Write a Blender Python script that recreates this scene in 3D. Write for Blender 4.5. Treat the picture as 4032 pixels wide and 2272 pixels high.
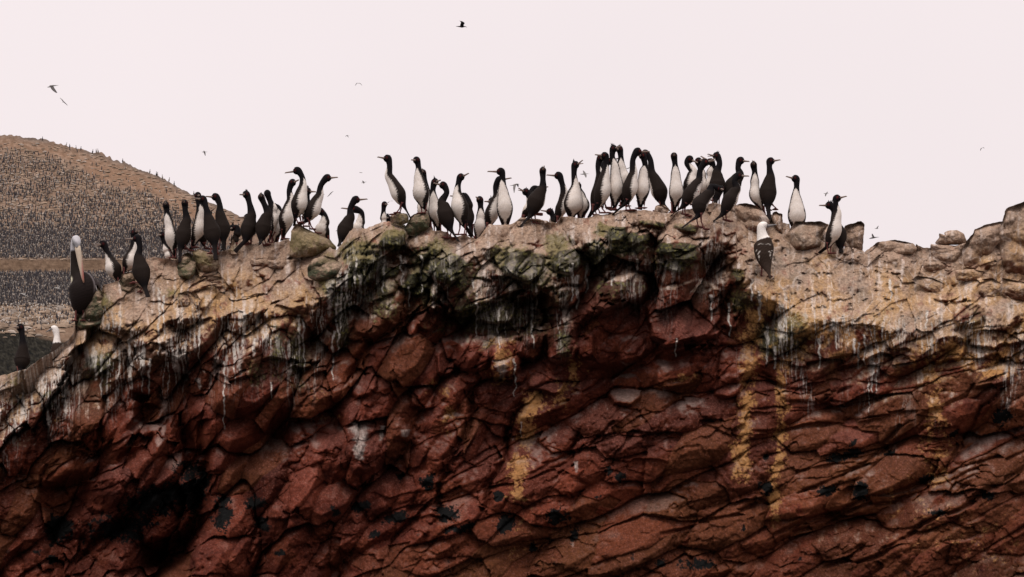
import bpy, math, random
import numpy as np
from mathutils import Vector

for o in list(bpy.data.objects):
    bpy.data.objects.remove(o)
S = bpy.context.scene
C = S.collection

# ------------------------------------------------------------------ camera, sky, sun, exposure
CAM_Z, PITCH, FOC = 3.0, math.radians(10.0), 0.36
cam_d = bpy.data.cameras.new("camera")
cam_d.lens, cam_d.sensor_width = 100.0, 36.0
cam_d.clip_start, cam_d.clip_end = 0.5, 6000.0
cam = bpy.data.objects.new("camera", cam_d)
C.objects.link(cam)
cam.location = (0, 0, CAM_Z)
cam.rotation_euler = (math.pi / 2 + PITCH, 0, 0)
S.camera = cam

SUN_EL, SUN_AZ = math.radians(58), math.radians(-25)
W = bpy.data.worlds.new("World")
S.world = W
W.use_nodes = True
nt = W.node_tree
nt.nodes.clear()
N = nt.nodes.new
out = N("ShaderNodeOutputWorld")
bg = N("ShaderNodeBackground")
sky = N("ShaderNodeTexSky")
sky.sky_type = 'NISHITA'
sky.sun_disc = False
sky.sun_elevation = SUN_EL
sky.sun_rotation = math.radians(205)
sky.dust_density = 3
scl = N("ShaderNodeVectorMath"); scl.operation = 'SCALE'; scl.inputs['Scale'].default_value = 0.06
nt.links.new(sky.outputs[0], scl.inputs[0])
tc = N("ShaderNodeTexCoord")
sep = N("ShaderNodeSeparateXYZ")
nt.links.new(tc.outputs['Generated'], sep.inputs[0])
ramp = N("ShaderNodeValToRGB")           # an even overcast: pale near the horizon, brighter overhead
cr = ramp.color_ramp
cr.elements[0].position = 0.0; cr.elements[0].color = (0.440, 0.397, 0.402, 1)
cr.elements[1].position = 1.0; cr.elements[1].color = (0.98, 0.94, 0.93, 1)
e = cr.elements.new(0.40); e.color = (0.466, 0.418, 0.424, 1)
e = cr.elements.new(0.60); e.color = (0.66, 0.62, 0.61, 1)
nt.links.new(sep.outputs['Z'], ramp.inputs[0])
dbl = N("ShaderNodeVectorMath"); dbl.operation = 'SCALE'; dbl.inputs['Scale'].default_value = 2.04
cn = N("ShaderNodeTexNoise"); cn.inputs["Scale"].default_value = 2.2; cn.inputs["Detail"].default_value = 4
nt.links.new(tc.outputs['Generated'], cn.inputs["Vector"])
cmr = N("ShaderNodeMapRange"); cmr.inputs[1].default_value = .3; cmr.inputs[2].default_value = .7; cmr.inputs[3].default_value = 2.00; cmr.inputs[4].default_value = 2.14
nt.links.new(cn.outputs[0], cmr.inputs[0]); nt.links.new(cmr.outputs[0], dbl.inputs['Scale'])
nt.links.new(ramp.outputs[0], dbl.inputs[0])
mx = N("ShaderNodeMix"); mx.data_type = 'RGBA'; mx.inputs[0].default_value = 0.97
nt.links.new(scl.outputs[0], mx.inputs[6]); nt.links.new(dbl.outputs[0], mx.inputs[7])
nt.links.new(mx.outputs[2], bg.inputs[0])
bg.inputs[1].default_value = 1.0
nt.links.new(bg.outputs[0], out.inputs[0])

sun_d = bpy.data.lights.new("sun", 'SUN')
sun_d.energy = 1.35
sun_d.angle = math.radians(22)
sun_d.color = (1.0, 0.93, 0.86)
sun = bpy.data.objects.new("sun", sun_d)
C.objects.link(sun)
_sd = Vector((math.sin(SUN_AZ) * math.cos(SUN_EL), -math.cos(SUN_AZ) * math.cos(SUN_EL), math.sin(SUN_EL)))
sun.rotation_euler = _sd.to_track_quat('Z', 'Y').to_euler()

S.view_settings.view_transform = 'Standard'
S.view_settings.look = 'None'
S.view_settings.exposure = 0.0
S.view_settings.gamma = 1.0

# ------------------------------------------------------------------ helpers
CP, SP = math.cos(PITCH), math.sin(PITCH)

def P(px, py, Y):
    """where the sight line of photo pixel (px, py) reaches distance Y (metres)"""
    u = (px - 2016.0) / 4032.0 * FOC
    v = -(py - 1136.0) / 4032.0 * FOC
    ry = CP - v * SP
    rz = SP + v * CP
    t = Y / ry
    return u * t, Y + 0 * t, CAM_Z + rz * t

def PV(px, py, Y):
    return Vector([float(c) for c in P(px, py, Y)])

def pxm(Y):
    return Y / CP * FOC / 4032.0

def tag(o, label=None, cat=None, group=None, kind=None):
    if label: o["label"] = label
    if cat: o["category"] = cat
    if group: o["group"] = group
    if kind: o["kind"] = kind
    return o

def mesh_obj(name, co, faces, mat, parent=None, cols=None, smooth=True, loc=None):
    """co (n,3), faces (m,k) array or list; cols (n,3) stored as colour attribute"""
    co = np.asarray(co, dtype=np.float32).reshape(-1, 3)
    if loc is not None:
        co = co - np.array(loc, dtype=np.float32)
    me = bpy.data.meshes.new(name)
    if isinstance(faces, np.ndarray):
        k = faces.shape[1]
        me.vertices.add(len(co)); me.vertices.foreach_set("co", co.ravel())
        me.loops.add(faces.size); me.loops.foreach_set("vertex_index", faces.astype(np.int32).ravel())
        me.polygons.add(len(faces))
        me.polygons.foreach_set("loop_start", np.arange(0, faces.size, k, dtype=np.int32))
        me.polygons.foreach_set("loop_total", np.full(len(faces), k, dtype=np.int32))
        me.update(calc_edges=True)
    else:
        me.from_pydata([tuple(map(float, c)) for c in co], [], [tuple(f) for f in faces])
    if cols is not None:
        at = me.color_attributes.new("Col", 'FLOAT_COLOR', 'POINT')
        c4 = np.ones((len(co), 4), dtype=np.float32); c4[:, :3] = cols
        at.data.foreach_set("color", c4.ravel())
    if smooth:
        me.polygons.foreach_set("use_smooth", np.ones(len(me.polygons), dtype=bool))
    me.materials.append(mat)
    me.update()
    o = bpy.data.objects.new(name, me)
    C.objects.link(o)
    if parent is not None:
        o.parent = parent
    if loc is not None:
        o.location = loc
    return o

def empty(name, loc):
    o = bpy.data.objects.new(name, None)
    o.empty_display_size = 0.1
    C.objects.link(o)
    o.location = loc
    return o

# ---- numpy noise
def _tab(seed, n=4096):
    return np.random.RandomState(seed).rand(n).astype(np.float32)

def _hash(ix, iy, seed):
    h = (ix.astype(np.int64) * 73856093) ^ (iy.astype(np.int64) * 19349663) ^ (seed * 83492791)
    h = (h ^ (h >> 13)) * 1274126177
    return (h ^ (h >> 16)) & 4095

def perlin(x, y, seed=0):
    x = np.asarray(x, dtype=np.float32); y = np.asarray(y, dtype=np.float32)
    ang = _tab(seed + 7) * 2 * np.pi
    gxT, gyT = np.cos(ang), np.sin(ang)
    ix = np.floor(x).astype(np.int32); iy = np.floor(y).astype(np.int32)
    fx = x - ix; fy = y - iy
    u = fx * fx * fx * (fx * (fx * 6 - 15) + 10); v = fy * fy * fy * (fy * (fy * 6 - 15) + 10)
    def g(dx, dy):
        h = _hash(ix + dx, iy + dy, seed)
        return gxT[h] * (fx - dx) + gyT[h] * (fy - dy)
    a = g(0, 0); b = g(1, 0); c = g(0, 1); d = g(1, 1)
    return (a + (b - a) * u + (c - a) * v + (a - b - c + d) * u * v) * 1.5

def fbm(x, y, seed=0, o=4, gain=0.5, ridged=False):
    s = 0; a = 1.0; f = 1.0; t = 0
    for i in range(o):
        n = perlin(x * f + 13.7 * i, y * f + 5.1 * i, seed + i * 17)
        if ridged: n = 1 - 2 * np.abs(n)
        s = s + a * n; t += a; a *= gain; f *= 2.03
    return s / t

def worley(x, y, seed=0, jit=0.95):
    """F1, F2, id of nearest, dx, dy to nearest"""
    ix = np.floor(x).astype(np.int32); iy = np.floor(y).astype(np.int32)
    t1, t2 = _tab(seed + 101), _tab(seed + 202)
    F1 = np.full(x.shape, 9e9, np.float32); F2 = F1.copy()
    ID = np.zeros(x.shape, np.int64); DX = np.zeros_like(F1); DY = np.zeros_like(F1)
    for a in (-1, 0, 1):
        for b in (-1, 0, 1):
            h = _hash(ix + a, iy + b, seed)
            dx = x - (ix + a + 0.5 + (t1[h] - 0.5) * jit); dy = y - (iy + b + 0.5 + (t2[h] - 0.5) * jit)
            d = dx * dx + dy * dy
            n = d < F1
            F2 = np.where(n, F1, np.minimum(F2, d)); F1 = np.where(n, d, F1)
            ID = np.where(n, h, ID); DX = np.where(n, dx, DX); DY = np.where(n, dy, DY)
    return np.sqrt(F1), np.sqrt(F2), ID, DX, DY

def sst(a, b, x):
    t = np.clip((x - a) / (b - a), 0, 1)
    return t * t * (3 - 2 * t)

def blocks(x, y, seed, step=1.0, tilt=1.0, crack=0.35, cw=0.08):
    """broken-rock relief: every cell its own height and tilt, a groove along its rim"""
    f1, f2, i, dx, dy = worley(x, y, seed)
    o, gx, gy = _tab(seed + 11)[i] - .5, _tab(seed + 12)[i] - .5, _tab(seed + 13)[i] - .5
    e = f2 - f1
    h = step * o + tilt * (gx * dx + gy * dy) * 2.0
    return h - crack * np.exp(-(e / cw) ** 2), e, i

def lumps(x, y, seed, k=1.3, tilt=.6):
    """convex boulders with sharp valleys between them"""
    ix = np.floor(x).astype(np.int32); iy = np.floor(y).astype(np.int32)
    t = [_tab(seed + q) for q in (31, 32, 33, 34, 35)]
    best = np.full(x.shape, -9e9, np.float32); sec = best.copy()
    for a in (-1, 0, 1):
        for b in (-1, 0, 1):
            h = _hash(ix + a, iy + b, seed)
            dx = x - (ix + a + 0.5 + (t[0][h] - 0.5) * .9); dy = y - (iy + b + 0.5 + (t[1][h] - 0.5) * .9)
            v = (t[2][h] - .5) * .7 + tilt * ((t[3][h] - .5) * dx + (t[4][h] - .5) * dy) - k * (dx * dx + dy * dy)
            n = v > best
            sec = np.where(n, best, np.maximum(sec, v)); best = np.where(n, v, best)
    return best, best - sec

def chunks(X, Y, seed, k=2.4, m0=.26, tilt=.5, off=.6):
    """angular blocks: flat tops, bevelled sides meeting in notches; value, block id, local dx, dy"""
    ix = np.floor(X).astype(np.int32); iy = np.floor(Y).astype(np.int32)
    t = [_tab(seed + q) for q in (31, 32, 33, 34, 35, 36, 37)]
    best = np.full(X.shape, -9e9, np.float32); sec = best.copy(); ID = np.zeros(X.shape, np.int32); DX = np.zeros_like(best); DY = np.zeros_like(best)
    for a in (-1, 0, 1):
        for b in (-1, 0, 1):
            h = _hash(ix + a, iy + b, seed)
            dx = X - (ix + a + 0.5 + (t[0][h] - 0.5) * .85); dy = Y - (iy + b + 0.5 + (t[1][h] - 0.5) * .85)
            an = (t[5][h] - .5) * 1.5; c, s = np.cos(an), np.sin(an); q = .75 + .5 * t[6][h]
            ax, ay = np.abs(dx * c + dy * s) * q, np.abs(-dx * s + dy * c) / q
            mm = np.maximum(np.maximum(ax, ay), (ax + ay) * .72)
            v = (t[2][h] - .5) * off + tilt * ((t[3][h] - .5) * dx + (t[4][h] - .5) * dy) * 2 - k * np.maximum(0, mm - m0)
            n = v > best
            sec = np.where(n, best, np.maximum(sec, v)); best = np.where(n, v, best); ID = np.where(n, h, ID); DX = np.where(n, dx, DX); DY = np.where(n, dy, DY)
    return best, ID, DX, DY, best - sec

def seg_dist(px, py, pts):
    """distance to a polyline, and signed side of the nearest segment"""
    D = np.full(px.shape, 9e9, np.float32); T = np.zeros(px.shape, np.float32); SD = np.zeros(px.shape, np.float32)
    n = len(pts) - 1
    for k in range(n):
        (x0, y0), (x1, y1) = pts[k], pts[k + 1]
        vx, vy = x1 - x0, y1 - y0; L = vx * vx + vy * vy + 1e-6
        t = np.clip(((px - x0) * vx + (py - y0) * vy) / L, 0, 1)
        dx = px - (x0 + t * vx); dy = py - (y0 + t * vy)
        d = np.sqrt(dx * dx + dy * dy)
        m = d < D
        D = np.where(m, d, D); T = np.where(m, (k + t) / n, T)
        SD = np.where(m, (px - x0) * vy - (py - y0) * vx, SD)
    return D, T, np.sign(SD)

def in_poly(px, py, pts):
    r = np.zeros(np.shape(px), bool)
    n = len(pts)
    for i in range(n):
        x0, y0 = pts[i]; x1, y1 = pts[(i + 1) % n]
        if y0 == y1: continue
        c = ((y0 > py) != (y1 > py)) & (px < (x1 - x0) * (py - y0) / (y1 - y0) + x0)
        r ^= c
    return r

def poly_mask(px, py, pts, soft):
    D, _, _ = seg_dist(px, py, list(pts) + [pts[0]])
    s = np.where(in_poly(px, py, pts), D, -D)
    return sst(-soft, soft, s)

# ---- materials
def nodemat(name, rough=0.85, spec=0.3):
    m = bpy.data.materials.new(name); m.use_nodes = True
    t = m.node_tree; b = t.nodes["Principled BSDF"]
    b.inputs["Roughness"].default_value = rough
    b.inputs["Specular IOR Level"].default_value = spec
    return m, t, b

def mat_attr(name, rough=.85, spec=.3, nscale=40., namp=.25, bscale=60., bstr=.3, bdist=.01, speck=0.0):
    """colour attribute times fine procedural noise, fine procedural bump"""
    m, t, b = nodemat(name, rough, spec)
    L = t.links.new; N = t.nodes.new
    a = N("ShaderNodeAttribute"); a.attribute_name = "Col"
    co = N("ShaderNodeTexCoord")
    n1 = N("ShaderNodeTexNoise"); n1.inputs["Scale"].default_value = nscale; n1.inputs["Detail"].default_value = 6; n1.inputs["Roughness"].default_value = .65
    L(co.outputs["Object"], n1.inputs["Vector"])
    mr = N("ShaderNodeMapRange"); mr.inputs[1].default_value = .25; mr.inputs[2].default_value = .75
    mr.inputs[3].default_value = 1 - namp; mr.inputs[4].default_value = 1 + namp
    L(n1.outputs[0], mr.inputs[0])
    v = N("ShaderNodeVectorMath"); v.operation = 'SCALE'
    L(a.outputs["Color"], v.inputs[0]); L(mr.outputs[0], v.inputs["Scale"])
    L(v.outputs[0], b.inputs["Base Color"])
    n2 = N("ShaderNodeTexNoise"); n2.inputs["Scale"].default_value = bscale; n2.inputs["Detail"].default_value = 8; n2.inputs["Roughness"].default_value = .7
    L(co.outputs["Object"], n2.inputs["Vector"])
    bp = N("ShaderNodeBump"); bp.inputs["Strength"].default_value = bstr; bp.inputs["Distance"].default_value = bdist
    L(n2.outputs[0], bp.inputs["Height"]); L(bp.outputs[0], b.inputs["Normal"])
    if speck:
        r = N("ShaderNodeMapRange"); r.inputs[1].default_value = .4; r.inputs[2].default_value = .65
        r.inputs[3].default_value = rough; r.inputs[4].default_value = rough - speck
        L(n2.outputs[0], r.inputs[0]); L(r.outputs[0], b.inputs["Roughness"])
    return m

M_ROCK = mat_attr("weathered_rock", .92, .06, 30., .50, 24., .75, .022, speck=.25)
M_HILL = mat_attr("hill_soil", 1.0, .0, 1.2, .25, 1.0, .6, .4)
# ------------------------------------------------------------------ the cliff
K = 4032 / 2576.0            # survey drawn at 2576 px, geometry worked out at 4032 px
RIDGE = [(-1500,2300),(-400,1600),(0,1479),(103,1456),(157,1412),(215,1380),(269,1336),(291,1312),(295,1262),(303,1226),(322,1212),(345,1185),(385,1130),(470,1105),
(481,1090),(540,1075),(577,1022),(613,1011),(640,1018),(692,1026),(719,1000),(753,992),(783,980),(814,990),(870,988),(908,980),(942,980),
(958,969),(1000,961),(1046,952),(1067,960),(1099,952),(1133,938),(1160,962),(1250,968),(1300,975),(1326,987),(1336,974),(1348,958),(1360,940),(1376,910),
(1392,899),(1444,901),(1458,893),(1501,875),(1533,871),(1560,882),(1620,890),(1691,895),(1707,907),(1733,907),(1762,916),(1779,933),
(1805,929),(1834,927),(1863,936),(1874,945),(1889,933),(1906,907),(1924,884),(2007,884),(2039,867),(2050,858),(2120,864),(2149,867),
(2166,875),(2192,878),(2207,855),(2233,852),(2299,861),(2328,855),(2351,843),(2392,842),(2415,838),(2444,829),(2470,825),(2557,829),
(2600,837),(2647,840),(2700,826),(2760,815),(2804,800),(2860,806),(2906,801),(2935,799),(2950,801),(2987,819),(3008,837),(3045,846),
(3072,856),(3082,878),(3108,878),(3131,870),(3181,873),(3230,870),(3250,875),(3264,885),(3300,960),(3400,988),(3424,976),
(3455,955),(3480,950),(3523,944),(3560,949),(3597,958),(3638,978),(3661,976),(3690,966),(3760,960),(3807,951),(3833,927),(3836,911),(3883,889),
(3951,876),(3966,824),(3994,814),(4032,801),(4450,640),(5600,900)]
BROW = [(-1500,2500),(0,1535),(150,1485),(300,1375),(480,1300),(700,1255),(1000,1235),(1250,1190),(1330,1090),(1450,985),(1700,1000),(1850,1040),
(2000,1080),(2150,1090),(2300,960),(2550,930),(2800,960),(2900,1030),(3000,1160),(3150,1245),(3300,1265),(3500,1290),(3700,1330),(3850,1310),(4032,1270),(5600,1300)]
rx_, ry_ = np.array(RIDGE, float).T
bx_, by_ = np.array(BROW, float).T
ridge_y = lambda x: np.interp(x, rx_, ry_)
brow_y = lambda x: np.interp(x, bx_, by_)


Z = {'A': (200, 700, .3788), 'B': (600, 700, .27548), 'C': (900, 620, .26165), 'D': (1400, 560, .2893), 'E': (1900, 560, .2893),
     'F': (2250, 540, .24793), 'G': (2600, 560, .26164), 'H': (2900, 640, .33053), 'L': (0, 850, .44755), 'U': (700, 1000, .31056), 'R': (3300, 750, .3099), 'S': (0, 0, 1.0)}
def zz(z, p):
    a, b, s = Z[z]
    return (a + p[0] * s, b + p[1] * s)

SPECS = [
 dict(a=('S', [(385,1118),(402,1150),(424,1200),(446,1232),(420,1262),(360,1290),(318,1296),(300,1285),(318,1240),(345,1195),(365,1150)], "upright mossy green boulder beside the pelican at the left end of the cliff", .16, .25, .95)),
 dict(a=('S', [(481,1078),(518,1070),(533,1095),(532,1130),(508,1152),(478,1142),(470,1108)], "small green-stained boulder between the cormorants above the mossy slab", .1, .12, .5)),
 dict(a=('C', [(1020,990),(1090,1015),(1150,1060),(1340,1150),(1520,1240),(1620,1340),(1625,1390),(1470,1420),(1300,1490),(1050,1510),(915,1490),(925,1300),(945,1100)], "big tan boulder with dark front carrying two red-legged cormorants", .30, .30, .35)),
 dict(a=('D', [(470,1010),(500,985),(600,960),(700,972),(725,1020),(722,1090),(600,1145),(480,1120)], "smooth tan boulder under the leaning cormorant that looks left", .16, .12, .25)),
 dict(a=('D', [(750,1010),(800,975),(940,965),(1000,1010),(1015,1080),(1000,1165),(920,1215),(800,1285),(690,1270),(650,1200),(700,1110)], "dark moss-fronted boulder under the tall white-bellied cormorant", .2, .22, .9)),
 dict(a=('F', [(1305,1215),(1325,1120),(1350,1080),(1450,1072),(1540,1120),(1552,1160),(1540,1205),(1440,1222)], "small flat-topped tan stone in front of the black-backed cormorant on the summit", .11, .0, .1, "stone")),
 dict(a=('H', [(1290,750),(1400,720),(1480,693),(1525,730),(1522,800),(1512,930),(1500,1080),(1430,1115),(1340,1110),(1285,1020),(1270,850)], "tall upright brown block behind the cormorant pair at right", .16, -.10, .1)),
 dict(a=('H', [(1255,1090),(1290,1015),(1355,992),(1400,1030),(1405,1100),(1330,1112)], "small rounded stone at the foot of the upright brown block", .09, .05, .1, "stone")),
 dict(a=('R', [(1225,665),(1285,600),(1280,545),(1340,538),(1362,562),(1400,510),(1510,500),(1600,550),(1640,655),(1580,690),(1470,690),(1340,705),(1260,690)], "rounded grey-tan boulder with a small knob balanced on the right-hand ridge", .16, -.05, .1)),
 dict(a=('A', [(1890,605),(1862,730),(1868,800),(1935,800),(1948,740)], "pale pointed stone standing under the preening black cormorant", .06, .08, .0, "stone")),
 dict(a=('H', [(500,600),(545,610),(555,760),(548,850),(480,800),(425,700),(430,600),(470,575)], "leaning brown block under the foot of the black-backed cormorant", .14, .08, .15)),
 dict(a=('R', [(300,810),(420,720),(500,655),(620,640),(720,625),(880,655),(960,675),(1010,740),(960,800),(820,830),(600,850),(400,880)], "broad humped brown boulder under the low-flying birds at right", .2, .0, .15)),
 dict(a=('A', [(1470,770),(1540,735),(1600,760),(1700,800),(1760,900),(1770,980),(1640,1030),(1540,1030),(1500,900)], "ochre and tan boulder under the tail of the back-turned cormorant", .16, .12, .35)),
 dict(a=('A', [(1370,800),(1420,775),(1480,800),(1510,870),(1500,1000),(1440,1060),(1330,1030),(1315,930)], "mossy brown boulder below the feet of the throat-patched cormorants at left", .15, .15, .7)),
 dict(a=('R', [(1990,540),(2085,395),(2130,225),(2230,188),(2362,140),(2530,90),(2530,1050),(2300,1090),(2080,1080),(1990,900)], "big ochre-brown outcrop block rising at the right edge of the photo", .30, .12, .1)),
 dict(a=('R', [(1570,760),(1640,630),(1715,545),(1725,500),(1875,432),(2100,385),(2110,600),(1990,720),(1950,980),(1800,1040),(1600,960)], "grey-tan sloping boulder leaning against the right edge outcrop", .24, .0, .0)),
 dict(a=('R', [(1160,760),(1180,680),(1340,695),(1500,700),(1630,660),(1600,790),(1520,930),(1400,950),(1230,860)], "pitted grey boulder carrying the knobbed boulder", .2, -.02, .05)),
 dict(a=('R', [(1640,860),(1700,820),(1790,850),(1800,960),(1740,1010),(1620,980),(1600,920)], "small olive-brown stone wedged below the sloping boulder", .08, .15, .3, "stone")),
 dict(a=('R', [(1690,1290),(1800,1170),(1960,1110),(2090,1190),(2110,1300),(2040,1380),(1830,1400),(1720,1360)], "rounded ochre boulder bedded below the right edge outcrop", .12, .06, .2)),
 dict(a=('R', [(930,1130),(1010,1080),(1200,1110),(1370,1190),(1380,1290),(1300,1350),(1130,1290)], "flat ochre boulder beside the dark cleft at right", .10, .04, .15)),
 dict(a=('H', [(612,830),(700,700),(850,706),(1000,696),(1100,742),(1062,800),(1012,900),(1005,1020),(860,1060),(700,1062),(640,950)], "wide grey-brown block with streaked front below the cormorant standing apart", .24, .04, .25)),
 dict(a=('G', [(1120,990),(1170,925),(1280,915),(1420,945),(1530,1020),(1640,1170),(1620,1320),(1300,1370),(1150,1260)], "tan hump of rock between the stacked pair and the round-backed cormorant", .22, .10, .0)),
 dict(a=('U', [(1100,80),(1340,70),(1560,45),(1602,140),(1590,190),(1300,200),(1105,170)], "flat-topped pale slab at the foot of the big tan boulder", .14, .05, .0)),
 dict(a=('U', [(925,62),(1085,55),(1092,150),(950,170),(912,120)], "squarish pale stone left of the flat-topped slab", .07, .08, .0, "stone")),
 dict(a=('U', [(90,525),(130,430),(220,360),(420,268),(560,290),(605,372),(400,410),(240,470)], "long ochre slab tilted up to the right, below the left cluster", .14, .14, .1)),
 dict(a=('U', [(1640,170),(1720,62),(1850,18),(2000,55),(2095,140),(2075,260),(1900,340),(1750,350),(1650,290)], "mossy dome-shaped boulder streaked with droppings, right of the pale slab", .2, .12, .7)),
 dict(a=('U', [(0,500),(120,470),(240,500),(300,600),(260,700),(100,720),(0,690)], "low pale ochre stone under the tilted slab", .10, .10, .1, "stone")),
 dict(a=('R', [(1480,1010),(1700,1000),(1950,1045),(1965,1120),(1700,1165),(1500,1135)], "long low ochre boulder beside the dark cleft, under the sloping boulder", .13, .10, .1)),
 dict(a=('R', [(2085,1110),(2300,1150),(2540,1190),(2540,1440),(2200,1450),(2075,1300)], "squat ochre-grey boulder cut by the right edge, below the big outcrop block", .18, .12, .1)),
 dict(a=('R', [(1080,900),(1300,905),(1480,965),(1460,1065),(1200,1060),(1085,985)], "low grey-tan rock bedded below the pitted grey boulder", .12, .10, .1)),
]

_cx = np.arange(-1500, 5600, 2.0)
_cy = np.interp(_cx, rx_, ry_)
for sp in SPECS:
    pp = [zz(sp['a'][0], p) for p in sp['a'][1]]
    for q, xx in enumerate(_cx):
        if not (min(p[0] for p in pp) + 8 < xx < max(p[0] for p in pp) - 8): continue
        ys = []
        for i in range(len(pp)):
            (x0, y0), (x1, y1) = pp[i], pp[(i + 1) % len(pp)]
            if (x0 - xx) * (x1 - xx) <= 0 and x0 != x1: ys.append(y0 + (y1 - y0) * (xx - x0) / (x1 - x0))
        if ys and min(ys) - 25 < _cy[q] < max(ys) - 10:
            _cy[q] = max(_cy[q], min(min(ys) + 16, max(ys) - 12))       # the stone itself makes the skyline here
ridge_y = lambda x: np.interp(x, _cx, _cy)

def D(*pts):
    return [(a * K, b * K) for a, b in pts]

# gullies and cracks: polyline, half width px, depth m
CRACKS = [
 (D((1084,666),(1028,805),(976,842),(927,898),(879,962)), 24, .42),
 (D((894,767),(853,812)), 14, .2),
 (D((1384,719),(1365,775),(1350,835)), 16, .3),
 (D((1324,983),(1285,1045),(1268,1139),(1244,1201),(1220,1232),(1213,1305)), 15, .32),
 (D((1202,972),(1188,1028),(1164,1108),(1126,1167),(1108,1254),(1074,1375)), 15, .28),
 (D((390,1086),(327,1149),(252,1199),(121,1245)), 36, .7),
 (D((473,1040),(491,1199),(491,1312),(440,1400),(352,1451)), 50, .95),
 (D((263,997),(258,1066),(258,1150)), 13, .3),
 (D((471,1022),(471,1150)), 9, .25),
 (D((520,1056),(522,1150),(500,1230)), 22, .6),
 (D((380,1000),(375,1060)), 34, .35),
 (D((188,915),(171,952),(136,997),(99,1056),(30,1116),(0,1150)), 9, .2),
 (D((1660,890),(1700,905),(1760,880)), 16, .18),
 (D((1595,1122),(1760,1100),(1876,1290),(1905,1370)), 8, .04),
 (D((1680,1330),(1850,1300),(1940,1262),(2080,1195),(2180,1150),(2290,1060)), 8, .16),
 (D((1930,1368),(2060,1320),(2230,1262),(2330,1240)), 8, .14),
 (D((2200,1250),(2270,1236),(2400,1200),(2576,1130)), 8, .16),
 (D((2080,1440),(2200,1395),(2300,1330),(2420,1270),(2576,1180)), 10, .18),
 (D((2392,668),(2384,700),(2396,735),(2378,780),(2366,830)), 11, .10),
 (D((1620,860),(1560,925),(1480,980),(1400,1010)), 7, .12),
 (D((1560,1020),(1480,1120),(1400,1180),(1330,1200)), 7, .1),
 (D((700,1260),(640,1330),(600,1452)), 8, .12),
 (D((1830,690),(1850,760),(1835,830)), 8, .12),
 (D((640,690),(660,760),(650,850)), 8, .12),
 (D((1810,880),(1790,960),(1700,1010)), 7, .1),
 (D((2140,960),(2060,990),(1970,985),(1880,940)), 8, .1),
 (D((1960,1010),(2130,1020),(2300,1000)), 6, .07),
 (D((2540,960),(2450,1060),(2400,1160)), 8, .14),
 (D((150,1140),(105,1175),(100,1230)), 6, .1),
 (D((60,1235),(110,1225),(190,1128),(260,1110)), 6, .1),
]
# overhanging lips: x-monotone polyline, how far the rock above stands out, fade above / below (px), undercut
LIPS = [
 (D((1050,730),(1120,765),(1190,775),(1290,742),(1370,722),(1410,750)), .26, 90, .26, 90),
 (D((1500,750),(1560,762),(1635,756)), .16, 70, .14, 50),
 (D((225,950),(262,948),(290,925)), .16, 60, .22, 40),
 (D((520,905),(590,940),(680,912),(760,930),(870,905)), .16, 80, .16, 60),
 (D((840,845),(905,868),(960,850)), .14, 60, .14, 40),
 (D((1640,850),(1700,885),(1790,866),(1830,800)), .22, 110, .12, 60),
 (D((1360,870),(1400,892),(1450,872)), .14, 70, .14, 50),
 (D((1140,925),(1200,960),(1320,950),(1340,900)), .14, 60, .12, 50),
 (D((560,790),(620,800),(700,780),(760,800)), .08, 50, .08, 40),
 (D((860,740),(930,760),(1020,735)), .12, 50, .1, 40),
 (D((1180,700),(1260,715),(1340,690)), .1, 40, .1, 30),
 (D((1390,690),(1480,700),(1560,690)), .12, 50, .1, 30),
 (D((1540,640),(1640,650),(1700,640),(1800,655)), .1, 40, .08, 30),
 (D((1900,900),(2000,930),(2130,905),(2210,870),(2300,880)), .14, 90, .1, 60),
 (D((2050,985),(2150,1005),(2260,985)), .12, 70, .08, 50),
 (D((1960,1180),(2090,1150),(2240,1120)), .07, 40, .06, 25),
 (D((1880,1085),(2050,1060),(2200,1055),(2330,1040)), .06, 40, .06, 25),
 (D((2420,850),(2500,880),(2600,860)), .12, 60, .12, 50),
 (D((2330,745),(2420,770),(2480,760)), .1, 60, .08, 40),
 (D((850,1205),(900,1225),(960,1185)), .14, 90, .1, 40),
 (D((960,1145),(1000,1160),(1050,1130)), .1, 50, .08, 30),
 (D((640,1290),(720,1310),(800,1280)), .1, 80, .08, 40),
 (D((1000,1320),(1080,1300),(1160,1330)), .1, 60, .06, 40),
 (D((180,1130),(240,1140),(330,1100)), .14, 80, .16, 50),
 (D((100,1240),(200,1236),(290,1210)), .12, 60, .2, 50),
 (D((290,870),(360,850),(440,890)), .1, 60, .1, 40),
 (D((420,790),(470,800),(540,780)), .1, 50, .08, 30),
 (D((1500,1180),(1580,1150),(1700,1170)), .08, 60, .06, 40),
 (D((1740,1040),(1830,1070),(1900,1050)), .08, 60, .06, 40),
 (D((2280,1130),(2380,1120),(2480,1080)), .08, 60, .06, 40),
]
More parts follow.
